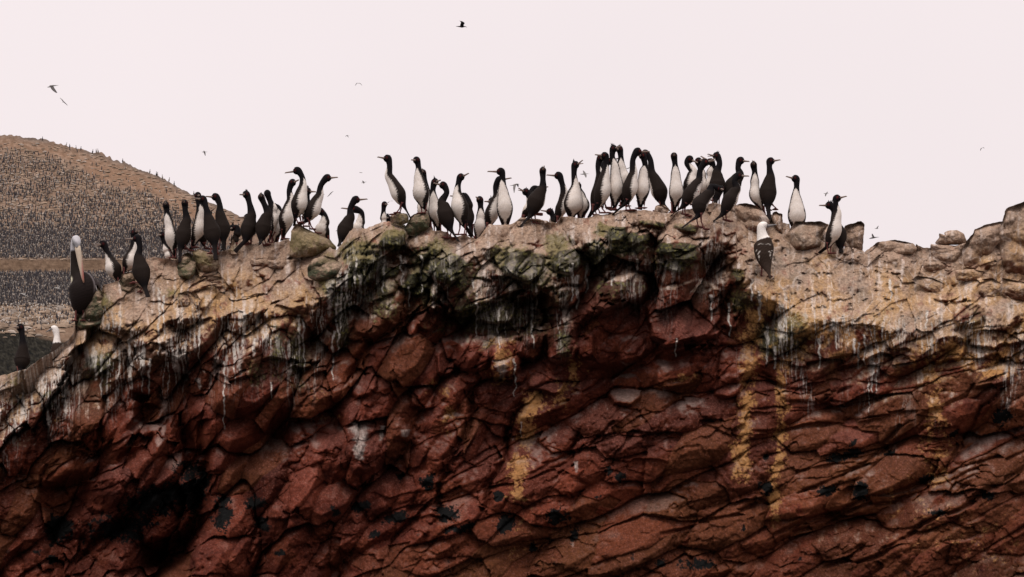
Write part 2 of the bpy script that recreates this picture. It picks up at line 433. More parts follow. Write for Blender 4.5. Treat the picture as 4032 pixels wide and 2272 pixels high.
# rounded or flat-topped blocks: centre, radii (px), rotation deg, height m, edge sharpness
BUMPS = [
 (1180,890,36,42,0,.20,.5),(1262,900,56,56,0,.26,.4),(1413,838,40,46,10,.20,.7),(1330,850,26,40,10,.14,.7),(1567,720,64,36,0,.12,.8),
 (1722,800,92,90,20,.20,.6),(898,1130,56,82,10,.22,.6),(1002,1110,44,40,0,.14,.7),(1045,1165,40,30,-20,.1,.6),(640,800,60,40,0,.08,.6),
 (360,870,40,36,0,.12,.7),(265,915,44,50,0,.16,.6),(2060,1250,185,44,-24,.12,.85),(2200,990,110,60,5,.1,.6),(2000,1010,90,36,-5,.08,.6),
 (2100,820,200,70,0,.14,.3),(2400,820,70,60,20,.14,.6),(2520,1000,70,90,10,.16,.5),(1500,1060,110,100,30,.14,.5),(1120,1010,90,110,20,.10,.5),
 (1170,1150,60,100,10,.12,.5),(420,1100,50,70,5,.16,.6),(200,1080,110,60,-20,.18,.5),(330,1190,70,60,0,.12,.5),(1490,810,44,40,0,.1,.7),
 (960,810,46,44,0,.1,.7),(600,860,60,50,0,.1,.7),(760,1000,110,70,0,.1,.4),(950,930,60,60,20,.1,.6),(1880,1000,60,50,0,.1,.6),
 (700,1340,70,80,30,.14,.5),(1080,1370,90,50,-20,.12,.6),(1350,1330,120,80,-20,.10,.4),(1650,1060,70,60,30,.1,.5),(2360,1320,160,60,-25,.12,.6),
 (2470,1240,90,40,-25,.08,.7),(2180,1390,120,40,-25,.1,.7),(1250,1230,50,60,0,.08,.6),(1990,740,150,60,0,.12,.3),(1230,600,60,50,0,.10,.5),
 (1450,640,70,30,0,.1,.5),(905,600,50,60,-10,.14,.5),(800,690,70,60,0,.08,.5),(560,720,90,30,-25,.10,.6),(1690,700,30,20,-20,.1,.7),
 (1500,780,40,24,-10,.08,.7),(2500,640,60,70,0,.18,.5),(2440,730,50,40,0,.12,.6),(2250,660,70,30,10,.08,.5),(1790,620,70,24,-20,.08,.5),
]
# squared blocks under the crown: x0, y0, x1, y1 (sheet M), height m
BOXES = [(895,80,955,140,.14),(725,140,815,235,.20),(560,150,690,260,.16),(855,245,1020,340,.20),(700,390,800,520,.22),(735,270,810,350,.14),(620,405,690,520,.18),(455,320,600,400,.18),
 (1030,270,1260,460,.16),(175,85,235,160,.14),(335,170,440,260,.14),(835,330,920,375,.14),(930,440,1020,520,.12),(160,205,230,250,.10),(80,370,170,440,.14),(1045,130,1200,190,.12),
 (1090,185,1160,235,.12),(410,450,520,560,.18),(520,450,620,570,.20),(345,480,410,570,.14),(1175,415,1260,450,.12),(800,425,860,510,.12),(190,340,250,410,.12),(300,330,360,420,.12),
 (1290,210,1350,270,.10),(1280,330,1330,420,.12),(240,230,320,320,.10),(60,180,150,280,.12),(1000,60,1090,90,.06),(1110,75,1190,110,.06),(960,100,1040,140,.09),(640,560,760,620,.10),
 (900,560,1010,660,.12),(1060,520,1180,600,.12),(260,600,340,680,.12),(60,560,150,640,.12),(1240,560,1330,640,.10),(1950,430,2060,520,.12),(2080,540,2200,600,.12),(2020,330,2120,400,.10)]
HOLLOWS = [(D((1085,760),(1180,792),(1290,755),(1350,740),(1390,730),(1380,800),(1345,840),(1262,852),(1160,850),(1090,870),(1060,830)), .34, 12),
 (D((113,1242),(250,1232),(330,1290),(420,1250),(480,1230),(520,1250),(500,1330),(430,1420),(340,1470),(200,1400),(130,1440),(105,1330)), .50, 45),
 (D((350,1000),(410,1010),(400,1060),(345,1075)), .30, 20),
 (D((770,225+620),(860,860),(840,930),(780,940)), .12, 30)]
EDGE_LEFT = D((-200,1300),(0,1142),(30,1112),(99,1052),(136,993),(171,948),(190,905),(232,860),(240,820))

_LAST = {}
def relief(x, y):
    """how far the rock stands out towards the sea (m) at photo pixel (x, y)"""
    wx = x + 34 * fbm(x / 230, y / 230, 3, 2) + 7 * fbm(x / 60, y / 60, 4, 3)
    wy = y + 34 * fbm(x / 230, y / 230, 5, 2) + 7 * fbm(x / 60, y / 60, 6, 3)
    h = 0.20 * fbm(x / 620, y / 620, 8, 3)
    # A: blocky joints leaning down to the left (left and middle); B: flat-lying strata rising right
    mB = np.clip(sst(1500 * 1, 2500, x + (y - 1500) * .75 ), 0, 1) * sst(1100, 1450, y)
    def rot(a, sx, sy):
        c, s = math.cos(a), math.sin(a)
        return (wx * c + wy * s) / sx, (-wx * s + wy * c) / sy
    cm = sst(-.15, .25, perlin(x / 210, y / 160, 14) + .4 * perlin(x / 60, y / 60, 15))   # cracks come and go
    ids = {}
    lip = np.exp(-((y - brow_y(x) + 20) / 130) ** 2) * sst(1250, 1400, x) * (1 - sst(2900, 3050, x))
    def layer(deg, sx, sy, seed, amp, shelf, tilt=.5, off=.6, k=2.4, m0=.26, crack=0.0, key=None):
        """one generation of joints: angular blocks, each shelving out a little towards its foot"""
        a = math.radians(deg); c, s = math.cos(a), math.sin(a)
        vx, vy = x + .42 * (wx - x), y + .42 * (wy - y)
        X, Y = (vx * c + vy * s) / sx, (-vx * s + vy * c) / sy
        v, i, dx, dy, e = chunks(X, Y, seed, k, m0, tilt, off)
        idy = dx * sx * s + dy * sy * c
        if key: ids[key] = i
        return amp * v + shelf * .0029 * (_tab(seed + 14)[i] * 1.5 - .25) * idy - crack * np.exp(-(e / .12) ** 2) * (.2 + .8 * cm)
    rough = .25 + .85 * sst(-.2, .3, fbm(x / 260, y / 260, 16, 3)) + .7 * lip       # some faces are sheer, some shattered
    hA = layer(-58, 400, 230, 21, .50, .45, crack=.015, k=3.4, m0=.40, tilt=.75, off=.75, key='a1') + layer(-56, 210, 104, 22, .20, .40, crack=.01, k=3.4, m0=.38, tilt=.8, off=.75, key='a2')
    hA = hA + rough * layer(-42, 84, 54, 23, .080, .35, tilt=1.0, k=2.6, m0=.36, off=.7, key='a3') + rough * layer(-64, 34, 28, 24, .044, .25, tilt=1.1, k=2.2, m0=.34) + .018 * rough * layer(-30, 18, 15, 25, 1.0, 0)
    hB = layer(-24, 540, 200, 31, .32, .25, tilt=.7, crack=.015, k=3.2, m0=.42, off=.7, key='b1') + layer(-24, 270, 120, 32, .155, .35, tilt=.8, crack=.01, k=3.0, m0=.40, off=.7, key='b2')
    hB = hB + rough * layer(-16, 110, 66, 33, .068, .40, tilt=1.05, k=2.4, m0=.38, key='b3') + rough * layer(-38, 44, 34, 34, .040, .25, tilt=1.1, k=2.0, m0=.34) + .015 * rough * layer(-30, 18, 15, 35, 1.0, 0)
    hB = hB - .012 * cm * np.exp(-(np.abs(perlin(x / 210 + y / 340, y / 150, 17)) / .010) ** 2)
    _LAST.clear(); _LAST.update(dict(shape=x.shape, mB=mB, **ids))
    d = hA * (1 - mB) + hB * mB
    # clefts, lips and hollows follow the joints: they shift block by block
    w0x, w0y = wx, wy
    def jag(sd, k2, k3):
        return (_tab(sd)[ids['a2']] - .5) * (1 - mB) * k2 + (_tab(sd)[ids['b2']] - .5) * mB * k2 + (_tab(sd + 1)[ids['a3']] - .5) * (1 - mB) * k3 + (_tab(sd + 1)[ids['b3']] - .5) * mB * k3
    wx = x + .6 * (wx - x) + jag(311, 46, 30); wy = y + .6 * (wy - y) + jag(321, 52, 34)
    # the guano-covered crown is smoother, rounder
    wx_, wy_ = wx, wy; wx, wy = w0x, w0y
    by = brow_y(x)
    top = 1 - sst(-60, 90, y - by + 40 * fbm(x / 90, y / 90, 12, 2))
    X, Y = rot(math.radians(-15), 130, 70); lb, _ = lumps(X, Y, 41, 1.0, .6)
    X, Y = rot(math.radians(-15), 52, 34); lb2, _ = lumps(X, Y, 42, 1.0, .6)
    hT = lb * .085 + lb2 * .035 + .035 * fbm(x / 60, y / 40, 43, 4)
    rgt = sst(2750, 3000, x) * (1 - .8 * sst(3480, 3720, x))
    hT = hT * (1 - .1 * rgt) + rgt * (.10 * fbm(x / 150, y / 110, 44, 4) - .05 * sst(.25, .5, fbm(x / 34, y / 26, 45, 3)))
    h = h + d * (1 - top * (.55 + .27 * rgt)) + hT * top * .9
    wx, wy = wx_, wy_
    for pts, w, dep in CRACKS:
        xs = [p[0] for p in pts]; ys = [p[1] for p in pts]
        m = (x > min(xs) - 4 * w) & (x < max(xs) + 4 * w) & (y > min(ys) - 4 * w) & (y < max(ys) + 4 * w)
        if not m.any(): continue
        dd, t, _ = seg_dist(wx[m], wy[m], pts)
        end = np.minimum(1, np.minimum(t, 1 - t) * 8 + .25)
        h[m] -= .85 * dep * end * np.exp(-(dd / w) ** 2 * 1.1)
    for pts, a, Lu, u, Lb in LIPS:
        xs = np.array([p[0] for p in pts]); ys = np.array([p[1] for p in pts])
        m = (x > xs[0]) & (x < xs[-1]) & (y > ys.min() - 4 * Lu) & (y < ys.max() + 4 * Lb)
        if not m.any(): continue
        s = np.interp(wx[m], xs, ys) - wy[m]
        f = np.clip(np.minimum(x[m] - xs[0], xs[-1] - x[m]) / 60, 0, 1)
        up = .8 * a * np.exp(-np.abs(s) / Lu); dn = -.7 * u * np.exp(-np.abs(s) / Lb)
        h[m] += f * (dn + (up - dn) * sst(-5, 5, s))
    for cx, cy, rx, ry, rt, a, sh in BUMPS:
        cx, cy, rx, ry = cx * K, cy * K, rx * K, ry * K
        R = max(rx, ry) * 1.7
        m = (abs(x - cx) < R) & (abs(y - cy) < R)
        if not m.any(): continue
        c, s = math.cos(math.radians(rt)), math.sin(math.radians(rt))
        dx, dy = wx[m] - cx, wy[m] - cy
        q = np.sqrt(((dx * c + dy * s) / rx) ** 2 + ((-dx * s + dy * c) / ry) ** 2)
        q = q * (1 + .15 * np.sin(3 * np.arctan2(dy, dx) + cx))
        h[m] += a * (1 - sst(sh * .8, 1.15, q)) * (1 - .25 * np.clip(q, 0, 1) ** 2)
    bxm = np.zeros(x.shape, np.float32); bxt = np.zeros(x.shape, np.float32)
    for x0, y0, x1, y1, a in BOXES:
        x0, x1, y0, y1 = 1300 + 1.2164 * x0, 1300 + 1.2164 * x1, 788 + 1.2164 * y0, 788 + 1.2164 * y1
        cx, cy, hw, hh = (x0 + x1) / 2, (y0 + y1) / 2, (x1 - x0) / 2, (y1 - y0) / 2
        m = (abs(x - cx) < hw * 1.6 + 20) & (abs(y - cy) < hh * 1.6 + 20)
        if not m.any(): continue
        an = .35 * math.sin(cx * .37 + cy); ca, sa = math.cos(an), math.sin(an)
        ux, uy = x[m] + .5 * (wx[m] - x[m]) * .6 - cx, y[m] + .3 * (wy[m] - y[m]) - cy
        du, dv = np.abs(ux * ca + uy * sa + .18 * uy) - hw, np.abs(-ux * sa + uy * ca) - hh
        dd = np.maximum(np.maximum(du, dv), (du + dv + min(hw, hh) * .5) * .72)
        bev = 1 - sst(-12, 5, dd)
        h[m] += bev * a * 1.7 * (1 + .45 * uy / hh + .25 * math.sin(cx) * ux / hw)
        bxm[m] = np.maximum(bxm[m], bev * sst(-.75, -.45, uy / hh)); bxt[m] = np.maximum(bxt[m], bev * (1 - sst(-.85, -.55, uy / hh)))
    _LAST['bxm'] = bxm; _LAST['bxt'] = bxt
    for pts, a, soft in HOLLOWS:
        xs = [p[0] for p in pts]; ys = [p[1] for p in pts]
        m = (x > min(xs) - 90) & (x < max(xs) + 90) & (y > min(ys) - 90) & (y < max(ys) + 90)
        if not m.any(): continue
        h[m] -= a * poly_mask(wx[m], wy[m], pts, soft)
    # the left shoulder stands behind the buttress edge
    m = (x < 500) & (y > 1200)
    if m.any():
        dd, t, sd = seg_dist(wx[m], wy[m], EDGE_LEFT)
        fd = sst(500, 330, x[m]) * sst(1200, 1330, y[m])
        h[m] += fd * (.20 * np.exp(-dd / 60) * (sd > 0) - .45 * sst(-6, 6, -dd * sd))
    h = h + .016 * fbm(x / 20, y / 20, 51, 4, .6)
    return h

def base_Y(x, y):
    by = brow_y(x)
    rec = np.maximum(0, by - y) * .0029
    Y = 32.0 + rec * 1.15 - np.maximum(0, y - 1500) * .0029 * .30
    Y = Y + .35 * np.sin(x / 900.0 + 1.0) - .5 * sst(2900, 4000, x) + .6 * (1 - sst(0, 700, x))
    return Y

def cliff_Y(x, y):
    x = np.asarray(x, np.float32); y = np.asarray(y, np.float32)
    return base_Y(x, y) - relief(x, y)

# ---- colours of the rock (stains, droppings, weed, lichen), linear albedo
RED1, RED2, RED3 = np.array((.080, .0178, .0105)), np.array((.136, .0325, .0170)), np.array((.040, .0112, .0078))
PURP = np.array((.125, .050, .040)); BROWN = np.array((.110, .040, .0170)); OCH = np.array((.40, .205, .075))
TAN = np.array((.35, .245, .182)); TAN2 = np.array((.20, .128, .09)); PALE = np.array((.52, .435, .39)); MOSS = np.array((.060, .062, .024))
MOSSY = np.array((.13, .115, .035)); BLACK = np.array((.0055, .005, .006)); WHITE = np.array((.60, .55, .50)); DGREEN = np.array((.032, .036, .022))

def mixc(c, d, m):
    return c * (1 - m[..., None]) + d * m[..., None]

# ochre stains: polyline, half width, strength
OCHRE = [(D((1888,850),(1885,960),(1880,1010),(1872,1100),(1862,1190)), 26, .85), (D((1962,930),(1965,1010),(1968,1085),(1955,1180),(1950,1300)), 18, .8),
 (D((2345,800),(2345,950),(2355,1090),(2360,1200)), 34, .65), (D((1350,990),(1328,1050),(1322,1120),(1300,1180),(1295,1240)), 26, .85),
 (D((1470,900),(1430,960),(1410,1020)), 24, .6), (D((1140,1030),(1125,1060),(1130,1080)), 18, .6), (D((1262,870),(1262,930)), 36, .7),
 (D((1080,965),(1120,985)), 20, .4), (D((2060,850),(1990,900),(1960,940)), 24, .6), (D((1905,790),(1900,850)), 34, .7), (D((2400,890),(2470,920),(2540,930)), 26, .7),
 (D((2480,860),(2550,900)), 26, .6), (D((800,1000),(830,1050)), 22, .35), (D((270,790),(330,770),(420,760),(520,740),(560,720)), 40, .6),
 (D((150,990),(140,1050)), 20, .3), (D((620,730),(700,700),(760,740)), 40, .45), (D((1700,930),(1740,960)), 22, .4), (D((640,770),(720,790)), 30, .4),
 (D((1300,1240),(1330,1300),(1330,1370)), 60, .25), (D((2300,1290),(2400,1330),(2500,1380)), 90, .25)]
# black crusts: centre, radii, rotation
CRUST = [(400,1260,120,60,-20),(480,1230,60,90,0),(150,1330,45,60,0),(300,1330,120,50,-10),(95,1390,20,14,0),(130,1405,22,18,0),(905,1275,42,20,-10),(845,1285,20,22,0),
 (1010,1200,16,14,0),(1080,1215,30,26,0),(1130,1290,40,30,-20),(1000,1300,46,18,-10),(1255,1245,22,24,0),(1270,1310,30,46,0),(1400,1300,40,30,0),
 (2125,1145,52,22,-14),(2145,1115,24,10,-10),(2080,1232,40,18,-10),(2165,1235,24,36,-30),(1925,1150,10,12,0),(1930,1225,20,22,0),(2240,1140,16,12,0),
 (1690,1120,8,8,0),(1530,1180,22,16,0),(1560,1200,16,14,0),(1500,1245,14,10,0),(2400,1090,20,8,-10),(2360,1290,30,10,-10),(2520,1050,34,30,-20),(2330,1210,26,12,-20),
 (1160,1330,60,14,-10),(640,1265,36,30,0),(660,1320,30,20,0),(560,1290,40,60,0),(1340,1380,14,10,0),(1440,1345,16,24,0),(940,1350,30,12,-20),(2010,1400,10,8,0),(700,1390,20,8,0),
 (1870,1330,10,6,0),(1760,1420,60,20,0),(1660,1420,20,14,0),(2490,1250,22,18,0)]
# individual runs of white droppings: x, y0, y1, half width (survey px)
RUNS = [(605,880,945,13),(612,790,890,6),(375,900,1000,5),(357,880,990,4),(300,870,1000,4),(563,905,1085,4),(683,960,1005,3),(400,720,900,6),(412,740,860,4),(500,790,915,4),
 (838,830,960,5),(850,760,900,5),(830,700,800,14),(858,700,840,5),(752,790,900,6),(765,800,940,4),(905,690,760,6),(870,680,790,5),(1190,700,730,4),(1198,760,850,4),
 (1255,770,880,4),(1273,780,850,3),(1340,760,880,6),(1262,905,955,22),(1295,900,1000,4),(1440,660,760,5),(1452,690,780,8),(1476,660,740,6),(1010,640,720,5),(1030,720,780,3),
 (965,650,740,6),(1060,640,740,4),(1540,680,720,8),(1600,650,700,5),(1700,850,900,4),(2148,850,900,5),(2160,860,930,4),(2175,840,920,5),(2195,910,990,5),(2205,930,990,4),(2060,850,930,5),
 (2105,820,880,4),(2330,780,830,5),(1790,740,810,5),(1835,760,850,5),(905,1060,1160,34),(960,1070,1110,10),(1020,1080,1100,20),(1450,1160,1190,10),(520,740,800,10),
 (240,880,960,8),(255,890,1000,6),(165,920,1060,10),(110,900,990,8),(150,920,1000,6),(35,1050,1120,8),(325,850,960,5),(470,930,960,14),(500,950,980,10),(640,850,900,8),
 (1310,1060,1100,3),(2185,960,1040,3),(2240,700,760,5),(1950,870,930,6),(1930,820,920,7),(1965,800,900,6),(1910,730,810,8),(1890,700,760,6)]
MOSSP = [(905,640,70,60,.8),(1050,560,60,30,.9),(985,600,45,35,.85),(1100,640,60,60,.7),(1290,650,70,50,.8),(1400,640,45,70,.9),(1330,700,80,50,.6),(1500,640,40,40,.9),(1580,620,60,30,.8),
 (820,690,50,70,.75),(1160,700,60,60,.5),(1060,690,40,90,.7),(960,740,60,80,.5),(860,800,30,120,.6),(700,880,30,110,.45),(750,900,30,100,.5),(255,920,50,60,.55),(1240,800,160,70,.6),
 (1420,860,30,50,.5),(1990,830,70,60,.75),(1930,850,50,60,.6),(50,970,60,60,.5),(120,1010,50,50,.35),(2450,800,60,60,.35),(2220,790,90,40,.35),(650,940,40,40,.4),(430,740,60,20,.5),
 (1700,660,70,30,.5),(1780,560,20,20,.3),(1520,580,26,26,.9),(1870,760,50,40,.5),(590,620,30,30,.4),(500,650,30,20,.5),(240,760,60,40,.8),(1230,860,60,30,.4),(2430,850,50,40,.3),
 (760,600,60,30,.4),(1300,590,50,26,.3)]

def rock_color(x, y, nz, h, mossy=0.0):
    """nz: how much the face looks up; h: relief"""
    x = np.asarray(x, np.float32); y = np.asarray(y, np.float32)
    wx = x + 26 * fbm(x / 80, y / 80, 61, 4, .6) + 5 * perlin(x / 9, y / 9, 62)
    wy = y + 26 * fbm(x / 80, y / 80, 63, 4, .6) + 5 * perlin(x / 9, y / 9, 64)
    n1 = fbm(x / 230, y / 230, 65, 4, .6); n2 = fbm(x / 60, y / 60, 66, 5, .65); n3 = fbm(x / 14, y / 14, 67, 3, .6); n4 = perlin(x / 4.2, y / 4.2, 68)
    c = np.zeros(x.shape + (3,)) + RED1
    c = mixc(c, RED2, sst(-.15, .35, n1 * .6 + n2 * .5))
    c = mixc(c, RED3, sst(.0, .45, -n1 * .5 - n2 * .6) * .8)
    br = sst(1300, 2272, y) * sst(1500, 3900, x + n1 * 500) * .75 + .25 * sst(.1, .5, n1)
    c = mixc(c, BROWN, np.clip(br * sst(-.35, .25, n2 + .2), 0, .85))
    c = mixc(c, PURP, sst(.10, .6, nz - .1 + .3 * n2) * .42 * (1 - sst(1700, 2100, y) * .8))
    if _LAST.get('shape') == x.shape:
        ta, tb, tg = _tab(901), _tab(902), _tab(903)
        for ka, kb, wt in (('a1', 'b1', .9), ('a2', 'b2', 1.0)):
            tone = (ta[_LAST[ka]] - .5) * (1 - _LAST['mB']) + (tb[_LAST[kb]] - .5) * _LAST['mB']
            hue = (tg[_LAST[ka]]) * (1 - _LAST['mB']) + (tg[_LAST[kb]]) * _LAST['mB']
            c = c * (1 + .55 * wt * tone)[..., None]
            c = mixc(c, BROWN, sst(.72, .9, hue) * .5); c = mixc(c, RED2 * 1.05, sst(.25, .1, hue) * .4)
    c = c * (1 + .42 * n3 + .2 * n4)[..., None]
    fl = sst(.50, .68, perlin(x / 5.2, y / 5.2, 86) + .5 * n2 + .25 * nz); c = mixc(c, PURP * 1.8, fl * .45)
    # pale grey weathered faces with dusty specks
    sp = sst(.30, .55, n3 + .35 * n4) * sst(-.1, .35, n2) * .35
    c = mixc(c, PURP * 1.7, np.clip(sp, 0, 1))
    film = sst(-160, -20, y - brow_y(x)) * (1 - sst(60, 330, y - brow_y(x) + 160 * n1 + 60 * n2)) * (1 - .5 * sst(3000, 3300, x))
    c = mixc(c, np.array((.052, .034, .021)) * (1 + .5 * n3[..., None]), film * sst(-.30, .15, n2 + .4 * n3 + .1) * .75)
    # weed and green film
    ms = np.zeros(x.shape)
    for cx, cy, rx, ry, a in MOSSP:
        q = ((wx - cx * K) / (rx * K)) ** 2 + ((wy - cy * K) / (ry * K)) ** 2
        ms = np.maximum(ms, a * np.exp(-q * 1.3))
    ms = np.clip(ms + mossy, 0, 1)
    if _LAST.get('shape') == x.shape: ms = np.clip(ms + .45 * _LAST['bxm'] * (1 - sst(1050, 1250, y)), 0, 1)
    mm = sst(.14, .48, ms + .30 * n2 + .14 * n3)
    c = mixc(c, DGREEN, mm * .80)
    c = mixc(c, MOSSY, mm * sst(.05, .4, n3 + .4 * n2) * .75)
    # ochre stains
    oc = np.zeros(x.shape)
    for pts, w, a in OCHRE:
        xs = [p[0] for p in pts]; ys = [p[1] for p in pts]
        R = 3 * w + 60
        m = (x > min(xs) - R) & (x < max(xs) + R) & (y > min(ys) - R) & (y < max(ys) + R)
        if not m.any(): continue
        dd, t, _ = seg_dist(wx[m], wy[m], pts)
        oc[m] = np.maximum(oc[m], a * np.exp(-(dd / (w * 1.6)) ** 2))
    c = mixc(c, OCH * .92, sst(.30, .56, oc * .80 + .85 * n2 + .45 * n3 + .12 * n4 - .06) * sst(.02, .12, oc) * .72)
    # the droppings-covered crown
    by = brow_y(x)
    sp_ = fbm(x / 22, y / 130, 71, 4, .6)
    rgt = sst(2850, 3050, x); lft = 1 - sst(1150, 1380, x)
    dpt = y - by
    c = mixc(c, OCH * .9, rgt * sst(-80, 0, dpt) * (1 - sst(40, 220, dpt + 90 * n1)) * sst(-.15, .25, n2 + .3 * n3 + .5 * n1) * .75)
    edge = dpt + 95 * n2 + 90 * sp_ - 150 * (nz - .25)
    thr = np.interp(dpt, [-400, -150, -60, 0, 90, 200, 400], [-.1, .28, .42, .52, .68, .85, 1.3]) - .55 * rgt * (1 - sst(-20, 120, dpt)) - .40 * lft * (1 - sst(-20, 100, dpt))
    thr = thr - 1.1 * (1 - sst(14, 95, y - ridge_y(x) + 40 * n2))
    q = nz - thr + .45 * n2 + .40 * sp_ + .22 * n3 + .08 * n4
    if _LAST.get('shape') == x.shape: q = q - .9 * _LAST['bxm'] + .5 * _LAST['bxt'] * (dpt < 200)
    q = q / (1 + .7 * rgt)
    tn = sst(-.26, .30, q)
    tanc = np.zeros(x.shape + (3,)) + TAN
    tanc = mixc(tanc, TAN2, sst(-.32, .26, n2 + .5 * n3) * .85)
    tanc = mixc(tanc, OCH * np.array((1.0, 1.12, 1.25)), (rgt + lft).clip(0, 1) * sst(-.28, .25, n1 * .7 + n2 * .5 + .2 * sp_) * .80 * sst(40, 140, y - ridge_y(x)))
    tanc = mixc(tanc, PALE, sst(.02, .44, sp_ * .8 + n2 * .4 + .2 * n3) * .75)
    tanc = mixc(tanc, RED2 * 1.3, sst(.18, .5, -n2 - .2 * n3 + .15 * sp_) * (.40 + .3 * sst(-200, 0, dpt)))
    tanc = mixc(tanc, MOSSY * .9, sst(.22, .55, ms + .25 * n3 + .2 * n2 - .05) * .75)
    tanc = tanc * (1 + .36 * n3 + .18 * n4)[..., None]
    vein = 1 - sst(.02, .075, np.abs(perlin((x - 3050) / 60 + 2.2 * perlin(x / 90, y / 90, 82), (y + .35 * x) / 210, 83)))
    tanc = mixc(tanc, PALE * 1.08, vein * rgt * .6 * sst(-.3, .2, n2))
    tanc = mixc(tanc, np.array((.20, .165, .135)), sst(.10, .5, -n1 + .5 * n2) * .5 * rgt)
    pits = np.maximum(sst(.45, .62, fbm(x / 11, y / 9, 73, 2)) * sst(-.1, .3, n2), rgt * .8 * sst(.22, .5, fbm(x / 34, y / 26, 45, 3)))
    tanc = tanc * (1 - .5 * pits)[..., None]
    c = mixc(c, tanc, tn)
    # white runs under the edge
    sx_w = x + 14 * fbm(x / 90, y / 120, 84, 2) + 2.5 * perlin(x / 12, y / 22, 85)
    st = fbm(sx_w / 11.0, y / 190, 74, 3, .55)
    env = sst(-140, 10, edge) * (1 - sst(90, 380, y - by + 170 * perlin(x / 70, y * 0 + 3, 75)))
    env = env * sst(-.05, .35, perlin(x / 95, y / 340, 76) + .12 + .10 * lft) * (1 - .55 * sst(1420, 1500, x) * (1 - sst(2850, 2950, x)))
    wr = sst(.14, .28, st) * env * (.85 + .3 * n3)
    st2 = fbm(sx_w / 5.0, y / 110, 77, 2, .6)
    wr = np.maximum(wr, sst(.18, .32, st2) * env * .9)
    for sx, y0, y1, w in RUNS:
        sx, y0, y1, w = sx * K, y0 * K, y1 * K, w * K
        m = (abs(x - sx) < 3 * w + 40) & (y > y0 - 20) & (y < y1 + 20)
        if not m.any(): continue
        xc = sx + 7 * perlin(y[m] / 26, y[m] * 0 + sx, 78) + 5 * perlin(y[m] / 70, y[m] * 0 + sx, 79)
        t = np.clip((y[m] - y0) / (y1 - y0), 0, 1)
        ww = w * (.95 - .6 * t) * (.8 + .5 * perlin(y[m] / 14, y[m] * 0 + sx * .3, 80))
        fine = .55 + .45 * sst(-.2, .3, perlin(x[m] / 4.0, y[m] / 26, 81)) if w > 9 else 1.0
        v = (1 - sst(.5, 1.15, abs(x[m] - xc) / (ww + 1e-3))) * sst(0, .04, t) * (1 - sst(.92, 1, t)) * fine
        wr[m] = np.maximum(wr[m], v * (.95 if w < 14 else .55))
    c = mixc(c, WHITE * .85, np.clip(wr * .9, 0, .9))
    # paler in patches where stones lower down face up
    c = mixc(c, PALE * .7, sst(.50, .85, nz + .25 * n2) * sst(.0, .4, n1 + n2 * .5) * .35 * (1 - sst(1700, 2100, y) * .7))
    # black crusts
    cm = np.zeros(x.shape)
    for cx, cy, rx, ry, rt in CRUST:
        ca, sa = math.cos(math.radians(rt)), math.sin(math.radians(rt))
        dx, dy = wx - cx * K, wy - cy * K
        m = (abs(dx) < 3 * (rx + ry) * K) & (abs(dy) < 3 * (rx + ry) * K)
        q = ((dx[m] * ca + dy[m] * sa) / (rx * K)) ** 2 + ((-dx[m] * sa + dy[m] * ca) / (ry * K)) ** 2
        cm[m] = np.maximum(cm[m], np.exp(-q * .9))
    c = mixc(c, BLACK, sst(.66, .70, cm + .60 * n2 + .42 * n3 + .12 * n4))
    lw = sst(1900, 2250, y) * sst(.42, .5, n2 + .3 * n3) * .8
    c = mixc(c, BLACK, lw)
    # all colours darken evenly towards the bottom of the wall
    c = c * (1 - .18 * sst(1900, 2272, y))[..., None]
    # keep the albedo in range
    return np.clip(c, .006, .8).astype(np.float32)

RES = 2.8
def build_cliff():
    xs = np.concatenate([np.linspace(-1500, -30, 90)[:-1], np.arange(-30, 4062, RES), np.linspace(4062, 5600, 90)[1:]]).astype(np.float32)
    nrow = 560
    v = np.linspace(0, 1, nrow)
    v = (v * .82 + .18 * v ** 2).astype(np.float32)
    X = np.repeat(xs[None, :], nrow, 0)
    top = ridge_y(xs) + 3.0 * perlin(xs / 23, xs * 0 + .5, 90) + 1.6 * perlin(xs / 7, xs * 0 + .5, 91)
    Yp = top[None, :] + (2420 - top[None, :]) * v[:, None]
    Yp = Yp.astype(np.float32)
    h = relief(X, Yp)
    h = h * sst(0, 40, Yp - top[None, :] + 12)
    Yw = base_Y(X, Yp) - h
    x3, y3, z3 = P(X, Yp, Yw)
    G = np.stack([x3, y3, z3], -1)
    # normals for the colour rules
    du = np.gradient(G, axis=1); dv = np.gradient(G, axis=0)
    nrm = np.cross(du, -dv); nrm /= np.linalg.norm(nrm, axis=-1, keepdims=True) + 1e-9
    nz = nrm[..., 2] * np.where(nrm[..., 1] > 0, -1, 1)
    # soften nz a little
    k = np.array([1, 2, 3, 2, 1]) / 9.0
    for ax in (0, 1):
        nz = sum(k[i] * np.roll(nz, i - 2, axis=ax) for i in range(5))
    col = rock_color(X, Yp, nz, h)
    ridgeY = Yw[0].copy()
    # the hidden back of the ridge
    back = []; bc = []
    for d, dz in ((.05, .03), (.14, .10), (.3, .2), (.6, .3), (1.2, .5), (2.2, 1.2), (3.5, 3.5), (4.5, 12)):
        g = G[0].copy(); g[:, 1] += d; g[:, 2] -= dz * (1 + .3 * perlin(xs / 60, xs * 0 + d * 9, 92)); back.append(g); bc.append(col[0] * .9)
    foot = G[-1].copy(); foot[:, 2] = -2; foot[:, 1] -= 1.2
    A = np.concatenate([np.stack(back[::-1]), G, foot[None]], 0)
    Cc = np.concatenate([np.stack(bc[::-1]), col, col[-1:]], 0)
    R, Q = A.shape[:2]
    i = np.arange(R * Q, dtype=np.int32).reshape(R, Q)
    F = np.stack([i[:-1, :-1], i[1:, :-1], i[1:, 1:], i[:-1, 1:]], -1).reshape(-1, 4)
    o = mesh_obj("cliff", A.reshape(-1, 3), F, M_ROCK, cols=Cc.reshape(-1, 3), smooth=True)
    tag(o, "dark red sea cliff capped with pale droppings", kind="structure")
    return xs, ridgeY

